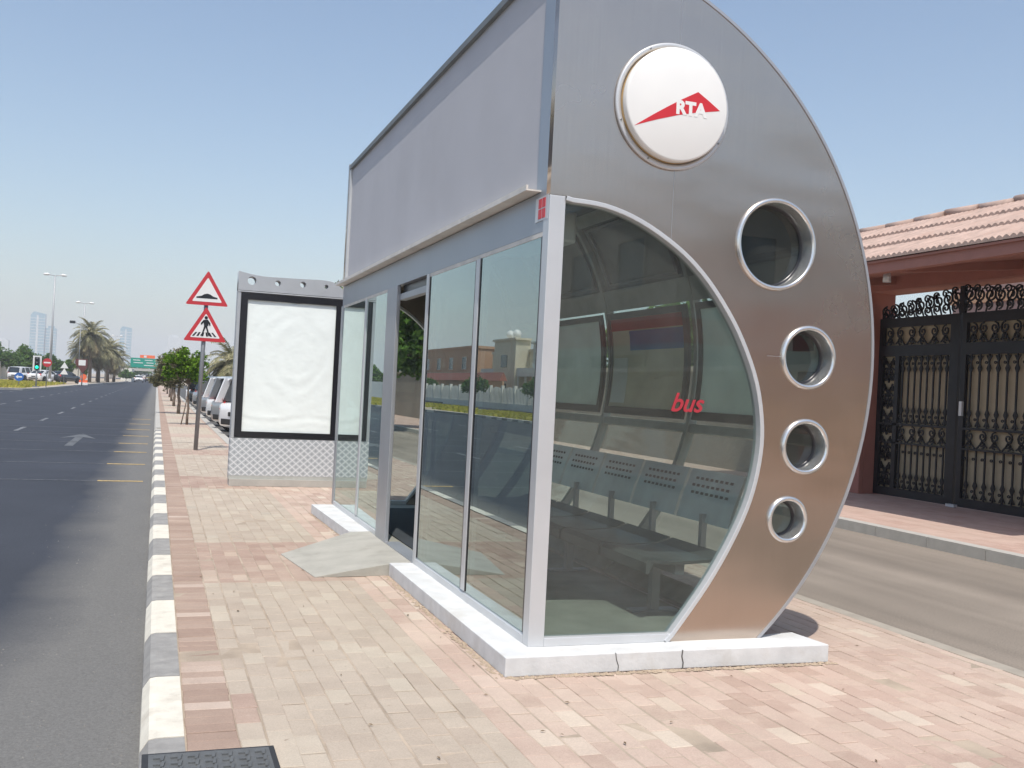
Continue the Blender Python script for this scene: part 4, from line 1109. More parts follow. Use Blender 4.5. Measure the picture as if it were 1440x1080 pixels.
# boundary wall beyond the gatehouse
bw = empty('boundary_wall', 'long tan boundary wall beside the service road beyond the gatehouse', 'wall', (12.4, 40, .08))
M['wall_shaded'] = mat('wall_tree_shade', (.25, .215, .175), .9, 0, .12, .6)  # darker wall tone with the shade of the trees put into its colour
m_ = MB(); m_.box(12.25, 16.75, -.1, 12.5, 75, 2.3); o = m_.build('wall', 'wall_shaded', off=bw.location); o.parent = bw
m_ = MB(); m_.box(12.18, 16.75, 2.3, 12.57, 75, 2.42); o = m_.build('coping', 'wall_tan', off=bw.location); o.parent = bw
bw = empty('boundary_wall', 'tan boundary wall on the near side of the gatehouse', 'wall', (12.4, -20, .08))
m_ = MB(); m_.box(12.25, -60, -.1, 12.5, 7.9, 2.3); o = m_.build('wall', 'wall_tan', off=bw.location); o.parent = bw
m_ = MB(); m_.box(12.18, -60, 2.3, 12.57, 7.9, 2.42); o = m_.build('coping', 'wall_white', off=bw.location); o.parent = bw

# buildings across the main road (seen mirrored in the shelter glass)
V = building
v1 = V('villa', 'brown and ochre villa across the road mirrored in the shelter glass', -44, 129, -36, 164, 7.4, 'wall_orange', wins_grid('x+', 130, 163, 5, (1.4, 4.6), 1.7, 1.6), band=(3.9, 4.2, 'wall_tan'))
V('villa', 'cream two storey villa with balconies across the road', -46, 85, -38, 127, 6.6, 'wall_cream', wins_grid('x+', 86, 126, 9, (1.2, 4.6), 1.5, 1.5), band=(3.7, 3.95, 'wall_white'))
v2 = [o for o in COL.objects if o.get('label', '').startswith('cream two')][0]
V('villa', 'white flat roofed villa across the road', -48, 56, -38, 84, 7.4, 'wall_white', wins_grid('x+', 58, 82, 6, (1.2, 4.6), 1.6, 1.7), band=(3.9, 4.2, 'wall_tan'))
V('villa', 'ochre villa opposite the bus stop', -48, 20, -38, 52, 7.2, 'wall_orange', wins_grid('x+', 21, 51, 6, (1.2, 4.6), 1.6, 1.7), band=(3.9, 4.3, 'red_band'))
V('villa', 'pale domed villa far along the other side of the road', -52, 146, -40, 185, 8.0, 'wall_white', wins_grid('x+', 147, 184, 6, (1.2, 4.8), 1.7, 1.7))
for k, (ya, yb, h) in enumerate(((88, 95, 7.9), (101, 107, 7.3), (113, 121, 8.0))):
    m_ = MB(); m_.box(-38.1, ya, 0, -36.2, yb, h); m_.box(-38.1, ya - .3, h, -36.0, yb + .3, h + .25); o = m_.build('bay', 'wall_white' if k % 2 else 'wall_cream', off=v2.location); o.parent = v2
    for zz in (1.2, 4.7):
        m_ = MB(); m_.box(-36.25, (ya + yb) / 2 - 1.1, zz, -36.12, (ya + yb) / 2 + 1.1, zz + 1.5); o = m_.build('bay_window', 'win', off=v2.location); o.parent = v2
for ya, yb in ((95, 101), (107, 113), (121, 127)):
    m_ = MB(); m_.box(-38.1, ya, 3.6, -36.4, yb, 3.8); m_.box(-36.5, ya, 3.8, -36.4, yb, 4.6); o = m_.build('balcony', 'wall_white', off=v2.location); o.parent = v2
    for q in range(3):
        m_ = MB(); m_.box(-36.6, ya + .3 + q * 2.5, 0, -36.4, ya + .5 + q * 2.5, 3.6); o = m_.build('column', 'wall_white', off=v2.location); o.parent = v2
for ya in (90.5, 116, 118.5):
    m_ = MB(); m_.lathe_y(-37.5, 8.9, [(.0001, ya), (.45, ya + .12), (.55, ya + .3)], 14); o = m_.build('satellite_dish', 'sign_back', off=v2.location); o.parent = v2
aw = empty('garden_wall', 'ochre garden wall with red tiled coping across the road', 'wall', (-33, 135, 0))
m_ = MB(); m_.box(-33.2, 108, -.1, -33, 168, 2.9); o = m_.build('wall', 'wall_orange', off=aw.location); o.parent = aw
m_ = MB(); m_.prism_y([(-33.6, 2.9), (-32.6, 2.9), (-33.1, 3.9)], 108, 168); o = m_.build('coping', 'red_band', off=aw.location); o.parent = aw
# pierced white fence
fc = empty('white_fence', 'white fence of arched panels across the road', 'fence', (-29, 80, 0))
m_ = MB(); m_.box(-29.1, 20, -.14, -28.9, 150, .5); o = m_.build('base_wall', 'wall_white', off=fc.location); o.parent = fc
y = 20; k = 0
pr = None
while y < 150:
    m_ = MB(); m_.box(-29.15, y, .5, -28.85, y + .35, 2.3); o = m_.build('pier', 'wall_white', off=fc.location); o.parent = fc
    m_ = MB()
    for q in range(8):
        z = 1.9 + .25 * math.sin(PI * (q + .5) / 8); yy = y + .45 + q * .42
        m_.box(-29.05, yy, .5, -28.97, yy + .24, z)
    o = m_.build('panel', 'wall_white', off=fc.location); o.parent = fc
    y += 3.8
# shops behind the camera (mirrored in the end glass)
V('shop_building', 'white shop building with blue windows and red sign band behind the bus stop', 13.5, -42, 26, -14, 7.6, 'wall_white',
  wins_grid('x-', -41, -15, 7, (4.9,), 1.8, 1.5, 'win_blue') + wins_grid('y+', 14, 25.5, 3, (1.0, 4.9,), 1.6, 1.5, 'win_blue') + wins_grid('x-', -41, -15, 5, (.3,), 3.8, 2.6), band=(3.2, 3.9, 'red'), cat='shop')
V('apartment_block', 'tan apartment block beyond the shops', 28, -40, 44, -18, 8.5, 'wall_tan', wins_grid('y+', 29, 43, 5, (1.2, 4.4), 1.4, 1.5, 'win_blue'), cat='building')

# ------------------------------------------------------------------ trees
def crown(name, blobs, n, size, mt, parent, root, seed, z_flat=1.0):
    rnd = random.Random(seed); m_ = MB()
    tot = sum(b[3] ** 2 for b in blobs)
    for bx, by, bz, br in blobs:
        for i in range(int(n * br ** 2 / tot)):
            while True:
                d = Vector((rnd.gauss(0, 1), rnd.gauss(0, 1), rnd.gauss(0, 1)))
                if d.length > .01: break
            d.normalize(); rr = br * (rnd.random() ** .45) * (.82 + .3 * mathutils.noise.noise(d * 2.2 + Vector((bx, by, seed))))
            p = Vector((bx, by, bz)) + Vector((d.x * rr, d.y * rr, d.z * rr * z_flat))
            if mathutils.noise.noise(p * (1.7 / max(size * 6, .5))) < -.28: continue
            a = Vector((rnd.gauss(0, 1), rnd.gauss(0, 1), rnd.gauss(0, .7))).normalized(); c = a.cross(Vector((rnd.gauss(0, 1), rnd.gauss(0, 1), rnd.gauss(0, 1)))).normalized()
            s = size * rnd.uniform(.5, 1.4)
            m_.add([p - a * s, p - c * s * .45, p + a * s, p + c * s * .45], [(0, 1, 2, 3)])
    o = m_.build(name, mt, fix=False, off=root.location); o.parent = parent; return o
def tree(label, x, y, th, blobs, n, size, mt, seed, group=None, z0=0.0, flat=.9, tr=.06, name='tree', stake=False):
    t = empty(name, label, 'tree', (x, y, z0), group=group)
    m_ = MB(); rnd = random.Random(seed)
    pts = [(x, y, z0 - .05)]
    for i in range(1, 6): pts.append((x + rnd.uniform(-1, 1) * tr * .7, y + rnd.uniform(-1, 1) * tr * .7, z0 + th * i / 5))
    m_.tube(pts, [tr * (1.25 - .11 * i) for i in range(6)], 8)
    o = m_.build('trunk', 'bark', off=t.location); o.parent = t
    m_ = MB(); top = Vector(pts[-1])
    for b in blobs:
        e = Vector((x + b[0], y + b[1], z0 + b[2]))
        mid = (top + e) / 2 + Vector((rnd.uniform(-.1, .1), rnd.uniform(-.1, .1), -.05)) * b[3]
        m_.tube([top - Vector((0, 0, .05)), mid, e], [tr * .6, tr * .38, tr * .15], 6)
        for q in range(3):
            e2 = e + Vector((rnd.uniform(-1, 1), rnd.uniform(-1, 1), rnd.uniform(-.2, .9))) * b[3] * .75
            m_.tube([mid, (mid + e2) / 2 + Vector((0, 0, .03)), e2], [tr * .3, tr * .2, tr * .08], 5)
    o = m_.build('limb', 'bark', off=t.location); o.parent = t
    if stake:
        m_ = MB(); m_.tube([(x - .18, y, z0), (x - .10, y, z0 + .45), (x - .02, y, z0 + .95)], .018, 6); o = m_.build('stake', 'bark', off=t.location); o.parent = t
    crown('crown', [(x + b[0], y + b[1], z0 + b[2], b[3]) for b in blobs], n, size, mt, t, t, seed, flat)
    return t
G = 'street trees along the pavement'
tree('bright green street tree with stake nearest the sign post', 1.0, 34.2, 1.35, [(-.1, 0, 1.9, .55), (.25, .2, 2.1, .45), (-.5, -.1, 2.05, .45), (.3, 0, 1.6, .36), (-.15, 0, 2.32, .3), (-.6, 0, 1.65, .35)], 4300, .055, 'leaf_bright', 11, G, stake=True, tr=.035)
tree('dusty brown green street tree with slanting trunk, second from the sign', .93, 44, 1.3, [(-.2, 0, 1.75, .9), (-.6, 0, 1.5, .7), (.4, .2, 1.9, .65), (-.5, .2, 2.05, .62), (-.1, 0, 2.35, .55), (-.95, 0, 1.4, .4)], 7500, .065, 'leaf_dry', 12, G)
tree('small green street tree behind the dusty one', .92, 55, 1.3, [(0, 0, 1.9, .8), (.4, 0, 2.1, .6), (-.4, 0, 1.9, .6)], 3000, .08, 'leaf', 13, G)
for k, (yy, lb) in enumerate(((66, 'fourth street tree from the sign post'), (78, 'fifth street tree from the sign post'), (92, 'farthest dark street tree on the pavement'))):
    tree(lb, .95, yy, 1.4, [(0, 0, 2.1, .95), (.4, 0, 2.4, .7), (-.4, 0, 2.0, .7)], 2200, .11, 'leaf_dry' if k % 2 else 'leaf_dark', 14 + k, G)
tree('tall leafy tree behind the far end of the shelter', 6.9, 36, 2.2, [(0, 0, 4.0, 1.9), (1.2, .4, 3.6, 1.5), (-1.1, 0, 4.3, 1.2), (.3, 0, 5.0, 1.05), (.6, -.5, 2.7, 1.4), (1.6, 0, 4.3, 1.2), (2.2, 0, 3.0, 1.4), (2.4, 0, 3.9, 1.2)], 22000, .13, 'leaf', 21, z0=-.05, tr=.16)
tree('dark tree behind the boundary wall', 14.5, 44, 2.5, [(0, 0, 4, 2.2), (1.6, 0, 3.8, 1.8), (-1.5, 1, 4.2, 1.6)], 7000, .18, 'leaf_dark', 22, tr=.2)
tree('round green tree behind the boundary wall beside the service road', 15, 27, 2.3, [(0, 0, 3.4, 1.8), (1.2, 0, 3.6, 1.4), (-1.1, 1, 3.2, 1.3)], 6000, .16, 'leaf', 23, tr=.18)
# trees far left beyond the island
GL = 'big trees on the left beyond the traffic island'
for k, (x, y, h, lb, mt) in enumerate(((-26.5, 150, 5.2, 'broad dark green tree at the left edge of the photo', 'leaf'), (-21.2, 152, 5.6, 'rounded green tree behind the traffic signal', 'leaf_dark'), (-18.0, 158, 5.2, 'green tree between the signal and the tall lamp', 'leaf'), (-15.2, 164, 4.3, 'lower green tree right of the tall lamp', 'leaf_dark'), (-13.3, 175, 3.6, 'small green tree beside the palm cluster', 'leaf'))):
    r = h * .40
    tree(lb, x, y, h * .35, [(0, 0, h * .55, r), (r * .8, 0, h * .5, r * .8), (-r * .8, 0, h * .5, r * .8), (0, 0, h * .78, r * .6), (r * 1.4, 0, h * .38, r * .7), (-r * 1.4, 0, h * .38, r * .7)], 7000, .2, mt, 30 + k, GL, tr=.2)

def palm(label, x, y, th, rad, nf, seed, group=None, z0=0.0, tr=.22, lean=0):
    t = empty('palm_tree', label, 'palm tree', (x, y, z0), group=group); rnd = random.Random(seed)
    tx = x + lean
    m_ = MB(); m_.tube([(x, y, z0 - .05), (x + lean * .3, y, z0 + th * .5), (tx, y, z0 + th)], [tr * 1.25, tr, tr * 1.15], 9); o = m_.build('trunk', 'bark', off=t.location); o.parent = t
    for part_, mt, cnt in (('crown', 'palm', int(nf * 1.35)), ('dry_skirt', 'palm_dry', nf)):
        m_ = MB()
        for i in range(cnt):
            a = rnd.uniform(0, 2 * PI); e = rnd.uniform(-.45, 1.35) if part_ == 'crown' else rnd.uniform(-1.3, -.3)
            L = rad * rnd.uniform(.8, 1.1) * (1 if part_ == 'crown' else .95)
            P = []; d = Vector((math.cos(a) * math.cos(e), math.sin(a) * math.cos(e), math.sin(e))); p = Vector((tx, y, z0 + th))
            ns = 7
            for k in range(ns + 1):
                P.append(p.copy()); p = p + d * (L / ns); d = (d + Vector((0, 0, -.20 - .05 * k * .5))).normalized()
            side0 = d.cross(Vector((0, 0, 1)))
            side0 = side0.normalized() if side0.length > .01 else Vector((1, 0, 0))
            for k in range(ns):
                a_, b_ = P[k], P[k + 1]; w = rad * .17 * math.sin(PI * (k + 1.2) / (ns + 1.6))
                m_.add([a_ - side0 * .02, b_ - side0 * .02, b_ + side0 * .02, a_ + side0 * .02], [(0, 1, 2, 3)])
                for q in range(3):
                    c = a_ + (b_ - a_) * ((q + .5) / 3); tt_ = (b_ - a_).normalized()
                    for s in (1, -1):
                        tip = c + side0 * s * w + tt_ * w * .9 + Vector((0, 0, -w * .45 + rnd.uniform(-.05, .05) * rad * .3))
                        th_ = tt_ * (L / ns * .16)
                        m_.add([c - th_, c + th_, tip], [(0, 1, 2)])
        o = m_.build(part_, mt, fix=False, off=t.location); o.parent = t
GP = 'date palms in the cluster on the median'
palm('tallest date palm of the median cluster', -9.3, 160, 6.9, 3.3, 70, 41, GP)
palm('date palm at the left of the median cluster', -10.4, 163, 4.6, 2.9, 60, 42, GP)
palm('bushy date palm in the middle of the median cluster', -8.4, 166, 4.8, 3.0, 64, 43, GP)
palm('date palm at the right of the median cluster', -7.6, 178, 5.3, 3.1, 60, 44, GP)
palm('low date palm at the right foot of the cluster', -7.1, 190, 4.0, 3.0, 56, 45, GP)
palm('slim date palm behind the cluster', -9.6, 186, 4.4, 2.6, 50, 49, GP)
palm('grey green palm at the far left edge', -25.2, 160, 2.9, 2.7, 50, 46)
palm('date palm behind the parked cars left of the totem', 4.6, 66, 2.5, 2.5, 80, 47)
palm('low date palm with drooping fronds behind parked cars', 5.0, 54, 1.7, 2.1, 80, 48)
# shrubs for the mirrored side
for k, (x, y, lb) in enumerate(((-26, 96, 'small tree inside the white fence'), (-26, 78, 'bushy young tree near the white fence opposite'), (-26, 62, 'young green tree opposite the bus stop'), (-30, 130, 'tree beside the far villa across the road'))):
    tree(lb, x, y, 1.2, [(0, 0, 2.3, 1.2), (.6, .5, 2.0, .9), (-.6, -.5, 2.2, .9)], 2500, .14, 'leaf_dark', 60 + k)

# ------------------------------------------------------------------ street lamps, signal, signs
def lamp(label, x, y, h, both=True):
    t = empty('street_lamp', label, 'street lamp', (x, y, 0), group='tall double street lamps on the median')
    m_ = MB(); m_.tube([(x, y, 0), (x, y, h * .5), (x, y, h)], [.17, .12, .07], 10); m_.tube([(x, y, 0), (x, y, .5)], .22, 10); o = m_.build('pole', 'pole_white', off=t.location); o.parent = t
    for s in (1, -1):
        m_ = MB(); m_.tube([(x, y, h), (x + s * .35, y, h + .08), (x + s * .75, y, h + .12)], .05, 6); o = m_.build('arm', 'pole_white', off=t.location); o.parent = t
        m_ = MB(); m_.tube([(x + s * .55, y, h + .12), (x + s * .8, y, h + .17), (x + s * 1.2, y, h + .13), (x + s * 1.3, y, h + .1)], [.06, .16, .14, .04], 8); o = m_.build('lamp_head', 'sign_back', off=t.location); o.parent = t
lamp('nearer tall double armed street lamp rising behind the traffic signal', -12.1, 132, 12.9)
lamp('farther double armed street lamp beside the palm cluster', -10.6, 162, 11.7)
lamp('most distant double armed street lamp beyond the palms', -9.5, 260, 10.5)
# a camera arm near second lamp
t = empty('camera_pole', 'thin pole with dark camera head between the lamp and the palms', 'camera pole', (-10.2, 150, 0))
m_ = MB(); m_.tube([(-10.2, 150, 0), (-10.2, 150, 8.0)], .05, 8); m_.tube([(-10.2, 150, 8.0), (-11, 150, 8.3)], .04, 6); o = m_.build('pole', 'pole', off=t.location); o.parent = t
m_ = MB(); m_.box(-11.6, 149.7, 8.15, -10.9, 150.3, 8.5); o = m_.build('head', 'black', off=t.location); o.parent = t
# traffic signal (Y scaled to sit on the island)
x, y = -9.75, 95
t = empty('traffic_signal', 'traffic signal showing green on the island tip', 'traffic light', (x, y, 0))
def q_(nm, m_, mt, par=None, root=None): o = m_.build(nm, mt, off=(root or t).location); o.parent = par or (root or t); return o
m_ = MB(); m_.tube([(x, y, 0), (x, y, 1.6)], .07, 8); m_.box(x - .25, y - .2, 0, x + .25, y + .2, .12); q_('pole', m_, 'pole')
m_ = MB(); m_.box(x - .34, y, 1.42, x + .34, y + .05, 2.74); bk = q_('backing_board', m_, 'sign_back')
m_ = MB(); m_.box(x - .19, y - .14, 1.55, x + .19, y, 2.62); hs_ = q_('housing', m_, 'black')
for i, (zz, mt) in enumerate(((1.75, 'lit_green'), (2.08, 'black'), (2.42, 'black'))):
    m_ = MB(); m_.lathe_y(x, zz, [(.0001, y - .165), (.125, y - .16), (.13, y - .14)], 18); q_('lens', m_, mt, hs_)
def disc_sign(label, x, y, z, r, mt, h0, bar=None, name='road_sign', arrow=False):
    t = empty(name, label, 'road sign', (x, y, 0))
    def w_(nm, m_, mt_, par=None): o = m_.build(nm, mt_, off=t.location); o.parent = par or t; return o
    m_ = MB(); m_.tube([(x, y + .05, h0), (x, y + .05, z)], .04, 8); w_('post', m_, 'pole')
    m_ = MB(); m_.lathe_y(x, z, [(.0001, y - .01), (r, y - .01), (r, y + .02), (.0001, y + .02)], 32, sm=False); d = w_('disc', m_, mt)
    m_ = MB()
    if bar: m_.box(x - r * .72, y - .016, z - r * .17, x + r * .72, y - .011, z + r * .17)
    if arrow: m_.prism_y([(x - r * .75, z), (x - r * .2, z + r * .45), (x - r * .2, z + r * .16), (x + r * .65, z + r * .16), (x + r * .65, z - r * .16), (x - r * .2, z - r * .16), (x - r * .2, z - r * .45)], y - .016, y - .011)
    w_('symbol', m_, 'sign_back', d)
disc_sign('blue round sign with white left arrow on the island', -11.1, 95, .85, .36, 'sign_blue', 0, arrow=True)
disc_sign('red round no entry sign beside the traffic signal', -9.15, 97, 2.2, .38, 'sign_red', 0, bar=True)
t = empty('billboard_sign', 'dark brown roadside sign with white square at the left of the palms', 'road sign', (-9.4, 120, 0)); x, y = -7.75, 120
m_ = MB(); m_.tube([(x, y + .1, 0), (x, y + .1, 2.0)], .06, 8); q_('post', m_, 'pole', root=t)
m_ = MB(); m_.prism_y([(x - .75, 2.95), (x + .5, 2.95), (x + .5, 2.05), (x, 1.35), (x - .35, 1.9), (x - .75, 2.4)], y - .05, y); bk = q_('panel', m_, 'sign_brown', root=t)
m_ = MB(); m_.box(x - .42, y - .06, 2.25, x + .3, y - .052, 2.85); q_('symbol', m_, 'sign_back', bk, root=t)
t = empty('warning_sign_pair', 'two small triangular sign plates on one post beside the side road', 'road sign', (-9.6, 124, 0)); x, y = -9.9, 124
m_ = MB(); m_.tube([(x, y + .05, 0), (x, y + .05, 2.5)], .04, 8); q_('post', m_, 'pole', root=t)
for z in (1.15, 1.85):
    m_ = MB(); m_.prism_y([(x - .42, z), (x + .42, z), (x, z + .7)], y, y + .02); q_('plate', m_, 'sign_back', root=t)
t = empty('road_barrier', 'orange and white road barrier in front of the palm trunks', 'barrier', (-8.3, 128, 0)); x, y = -8.1, 128
m_ = MB(); m_.box(x - .45, y, .3, x + .45, y + .06, .6); m_.lathe_y(x, .95, [(.0001, y - .02), (.34, y - .02), (.34, y + .03), (.0001, y + .03)], 20, sm=False); q_('board', m_, 'sign_orange', root=t)
m_ = MB(); m_.box(x - .5, y - .1, 0, x + .5, y + .1, .3); q_('base', m_, 'sign_back', root=t)
m_ = MB(); m_.box(-9.0, 126, .0, -8.2, 127, 1.4)
# overhead gantry
t = empty('sign_gantry', 'overhead green direction sign with orange panel above the road', 'overhead sign', (-2.3, 205, -.12))
m_ = MB()
for xx in (-9.2, 3.4): m_.tube([(xx, 205.4, -.12), (xx, 205.4, 4.8)], .16, 8)
for zz in (3.2, 4.6): m_.tube([(-9.2, 205.4, zz), (3.4, 205.4, zz)], .09, 6)
q_('frame', m_, 'pole', root=t)
m_ = MB(); m_.box(-4.85, 205, 2.9, .95, 205.12, 4.75); gp = q_('green_panel', m_, 'sign_green', root=t)
m_ = MB()
for zz, xs_ in ((4.25, (-4.4, -3.1)), (3.75, (-4.3, -2.6)), (4.3, (-2.3, -.9)), (3.8, (-2.0, -.7)), (4.25, (-.5, .6)), (3.3, (-2.4, -.4)), (3.7, (-.4, .5))): m_.box(xs_[0], 204.96, zz, xs_[1], 204.995, zz + .14)
q_('lettering', m_, 'sign_back', gp, root=t)
m_ = MB(); m_.box(-3.2, 205, 4.78, -.5, 205.1, 5.35); op = q_('orange_panel', m_, 'sign_orange', root=t)
m_ = MB(); m_.box(-2.5, 204.96, 4.88, -2.0, 204.995, 5.25); q_('symbol', m_, 'sign_back', op, root=t)
t = empty('sign_gantry', 'distant grey road gantry seen under the green sign', 'overhead sign', (-3.0, 300, -.12))
m_ = MB()
for xx in (-12, 4.2): m_.tube([(xx, 300, -.12), (xx, 300, 3.6)], .25, 8)
m_.box(-12, 299.8, 2.6, 4.2, 300.2, 3.3); q_('frame', m_, 'kerb_plain', root=t)

# ------------------------------------------------------------------ cars
def make_car(label, paint, kind='suv'):
    """nose towards +X, origin at ground centre of the rear bumper line"""
    c = empty('parked_car', label, 'car', (0, 0, 0))
    Lc = 4.7; H = 1.72 if kind == 'suv' else 1.45; Wd = .93
    def cp(nm, m_, mt, par=None, bevel=0): o = m_.build(nm, mt, bevel=bevel); o.parent = par or c; return o
    st = [  # x, halfwidth, z low, z belt
        (0.0, .70, .42, .78), (.05, .84, .33, .93), (.25, .91, .27, 1.0), (.9, .93, .24, 1.02), (2.0, .93, .24, 1.0), (3.2, .93, .24, .98), (3.9, .91, .25, .93), (4.45, .86, .27, .82), (4.68, .72, .36, .68)]
    m_ = MB(); vs = []
    for x, w, zl, zb in st:
        ring = [(-w * .9, zl), (-w, zl + .12), (-w * 1.0, (zl + zb) / 2 + .05), (-w * .97, zb - .05), (-w * .88, zb), (0, zb + .02), (w * .88, zb), (w * .97, zb - .05), (w, (zl + zb) / 2 + .05), (w, zl + .12), (w * .9, zl), (0, zl - .02)]
        vs += [(x, a, b) for a, b in ring]
    n = 12; fs = [(i * n + k, i * n + (k + 1) % n, (i + 1) * n + (k + 1) % n, (i + 1) * n + k) for i in range(len(st) - 1) for k in range(n)]
    fs += [tuple(range(n)), tuple(reversed(range((len(st) - 1) * n, len(st) * n)))]
    m_.add(vs, fs, 0, True); body = cp('body', m_, paint)
    # cabin: dark glass volume and painted roof + pillars
    x0, x1, x2, x3 = (.14, .36, 2.75, 3.55) if kind == 'suv' else (.7, 1.35, 2.6, 3.45)
    zb = 1.0; wt = .77
    def sec(x, w, z): return [(x, -w, z), (x, w, z)]
    A = [(x0, -.84, zb), (x3, -.84, zb - .02), (x2, -wt, H - .06), (x1, -wt, H - .06)]
    B = [(p[0], -p[1], p[2]) for p in A]
    m_ = MB(); m_.add(A + B, [(0, 1, 2, 3), (7, 6, 5, 4), (0, 3, 7, 4), (1, 5, 6, 2), (3, 2, 6, 7), (0, 4, 5, 1)]); cp('windows', m_, 'car_glass')
    m_ = MB(); vs = []
    for x, w, z in ((x1 - .12, wt * .93, H - .09), (x1 + .1, wt * 1.0, H - .03), ((x1 + x2) / 2, wt * 1.0, H), (x2, wt * .98, H - .05), (x2 + .12, wt * .92, H - .11)):
        vs += [(x, -w - .03, z - .05), (x, -w + .06, z), (x, 0, z + .03), (x, w - .06, z), (x, w + .03, z - .05)]
    fs = [(i * 5 + k, i * 5 + k + 1, i * 5 + 6 + k, i * 5 + 5 + k) for i in range(4) for k in range(4)]
    m_.add(vs, fs, 0, True)
    m_.add([(x1, -.6, H - .075), (x2, -.6, H - .075), (x2, .6, H - .075), (x1, .6, H - .075)], [(0, 1, 2, 3)])
    cp('roof', m_, paint)
    for s in (-1, 1):
        for a, b, w in (((x0 - .02, .86, zb - .03), (x1 - .02, wt + .015, H - .07), .20), ((x3, .86, zb - .03), (x2, wt + .015, H - .07), .08), ((x0 + (x3 - x0) * .32, .86, zb - .02), (x1 + .62, wt + .015, H - .07), .07), ((x0 + (x3 - x0) * .62, .86, zb - .02), (x1 + (x2 - x1) * .62, wt + .015, H - .07), .05)):
            m_ = MB(); m_.add([(a[0] - w, s * a[1], a[2]), (a[0] + w, s * a[1], a[2]), (b[0] + w, s * b[1], b[2]), (b[0] - w, s * b[1], b[2]),
                    (a[0] - w, s * (a[1] - .05), a[2]), (a[0] + w, s * (a[1] - .05), a[2]), (b[0] + w, s * (b[1] - .05), b[2]), (b[0] - w, s * (b[1] - .05), b[2])],
                   [(0, 1, 2, 3), (4, 7, 6, 5), (0, 4, 5, 1), (3, 2, 6, 7), (0, 3, 7, 4), (1, 5, 6, 2)]); cp('pillar', m_, paint)
    for x in (.85, 3.75):
        for s in (-1, 1):
            m_ = MB(); m_.lathe_y(x, .34, [(.2, s * .70), (.33, s * .70), (.345, s * .74), (.345, s * .91), (.32, s * .945), (.22, s * .945)], 24); w = cp('wheel', m_, 'tyre')
            m_ = MB(); m_.lathe_y(x, .34, [(.225, s * .94), (.20, s * .915), (.08, s * .925), (.0001, s * .94)], 12, sm=False); cp('rim', m_, 'alu_light', w)
    m_ = MB()
    for x in (.85, 3.75):
        for s in (-1, 1): m_.lathe_y(x, .36, [(.0001, s * .936), (.40, s * .934)], 24)
    cp('wheel_arch', m_, 'tyre')
    for s in (-1, 1):
        m_ = MB(); m_.add([(.04, s * .60, .78), (.03, s * .80, .78), (.20, s * .925, .80), (.22, s * .90, 1.02), (.10, s * .80, 1.08), (.10, s * .62, 1.0)] + [(.3, s * .6, .8), (.3, s * .8, 1.0)], [(0, 1, 2, 3, 4, 5), (0, 5, 7, 6), (4, 3, 7), (1, 6, 7, 2)]); cp('tail_light', m_, 'tail')
        m_ = MB(); m_.box(4.38, s * .66 - .14, .62, 4.60, s * .66 + .14, .76); cp('headlight', m_, 'lens', bevel=.02)
        m_ = MB(); m_.box(2.95, s * .98 - .09, .98, 3.1, s * .98 + .09, 1.12); cp('mirror', m_, paint, bevel=.02)
    m_ = MB(); m_.box(-.02, -.62, .36, .12, .62, .52); m_.box(-.03, -.26, .60, .04, .26, .72); cp('bumper', m_, 'tyre', bevel=.02)
    return c
Gc = 'cars parked nose out beside the pavement'
protos = {}
def put(kind, paint, x, y, rz, label, z=-.08, group=Gc):
    key = (kind, paint)
    if key not in protos: protos[key] = make_car(label, paint, kind); o = protos[key]
    else: o = copy_tree(protos[key])
    o.location = (x, y, z); o.rotation_euler = (0, 0, rz); o['label'] = label
    if group: o['group'] = group
    elif 'group' in o: del o['group']
    return o
put('suv', 'car_white', 2.05, 28.6, R(28), 'nearest white sport utility car beside the pavement, half hidden by the totem')
put('suv', 'car_silver', 2.0, 31.9, R(28), 'nearest silver sport utility car, second from the totem')
put('suv', 'car_white', 2.0, 35.4, R(28), 'white parked car directly behind the sign post')
put('suv', 'car_silver', 1.98, 39.6, R(28), 'silver parked car behind the bright street tree, farther of two silver sport utility cars')
put('sedan', 'car_dark', 2.0, 44.5, R(28), 'dark parked car beyond the silver one')
put('sedan', 'car_silver', 2.0, 49.5, R(28), 'low silver parked saloon beyond the dark car')
put('suv', 'car_dark', 2.0, 55, R(28), 'dark sport utility car parked near the third street tree')
put('sedan', 'car_white', 2.0, 61, R(28), 'white saloon farthest along the parking row')
put('suv', 'car_white', 4.4, 43, R(28), 'white car with pale roof rising above the parked row')
put('suv', 'car_dark', 9.0, 6.55, R(0), 'dark car added unseen right of the view to shade the paving near the gatehouse', .08, None)  # added out of view for the shadow it casts on the paving
Gd = 'vehicles far away on the main road'
put('sedan', 'car_white', -3.6, 232, R(90), 'white car far down the main road', RZ, Gd)
put('suv', 'car_dark', -1.6, 246, R(90), 'dark car far down the main road near the gantry', RZ, Gd)
put('sedan', 'car_silver', -5.0, 262, R(90), 'silver car farthest down the main road', RZ, Gd)
put('suv', 'car_white', -.4, 262, R(90), 'white car at the right edge of the far carriageway', RZ, Gd)
Gs = 'cars on the side road beyond the island'
for k, (x, kind, paint, lb) in enumerate(((-20.9, 'suv', 'car_white', 'white van like car at the left behind the blue sign'), (-16.3, 'suv', 'car_white', 'white car directly behind the tall lamp post'), (-13.9, 'sedan', 'car_white', 'white saloon right of the tall lamp post'), (-11.9, 'sedan', 'car_dark', 'dark saloon on the side road next to the white one'))):
    put(kind, paint, x + (3 if k == 0 else 0), 132 + (k % 2) * 2, R(180 if k == 0 else 62 if k else 0), lb, .06, Gs)
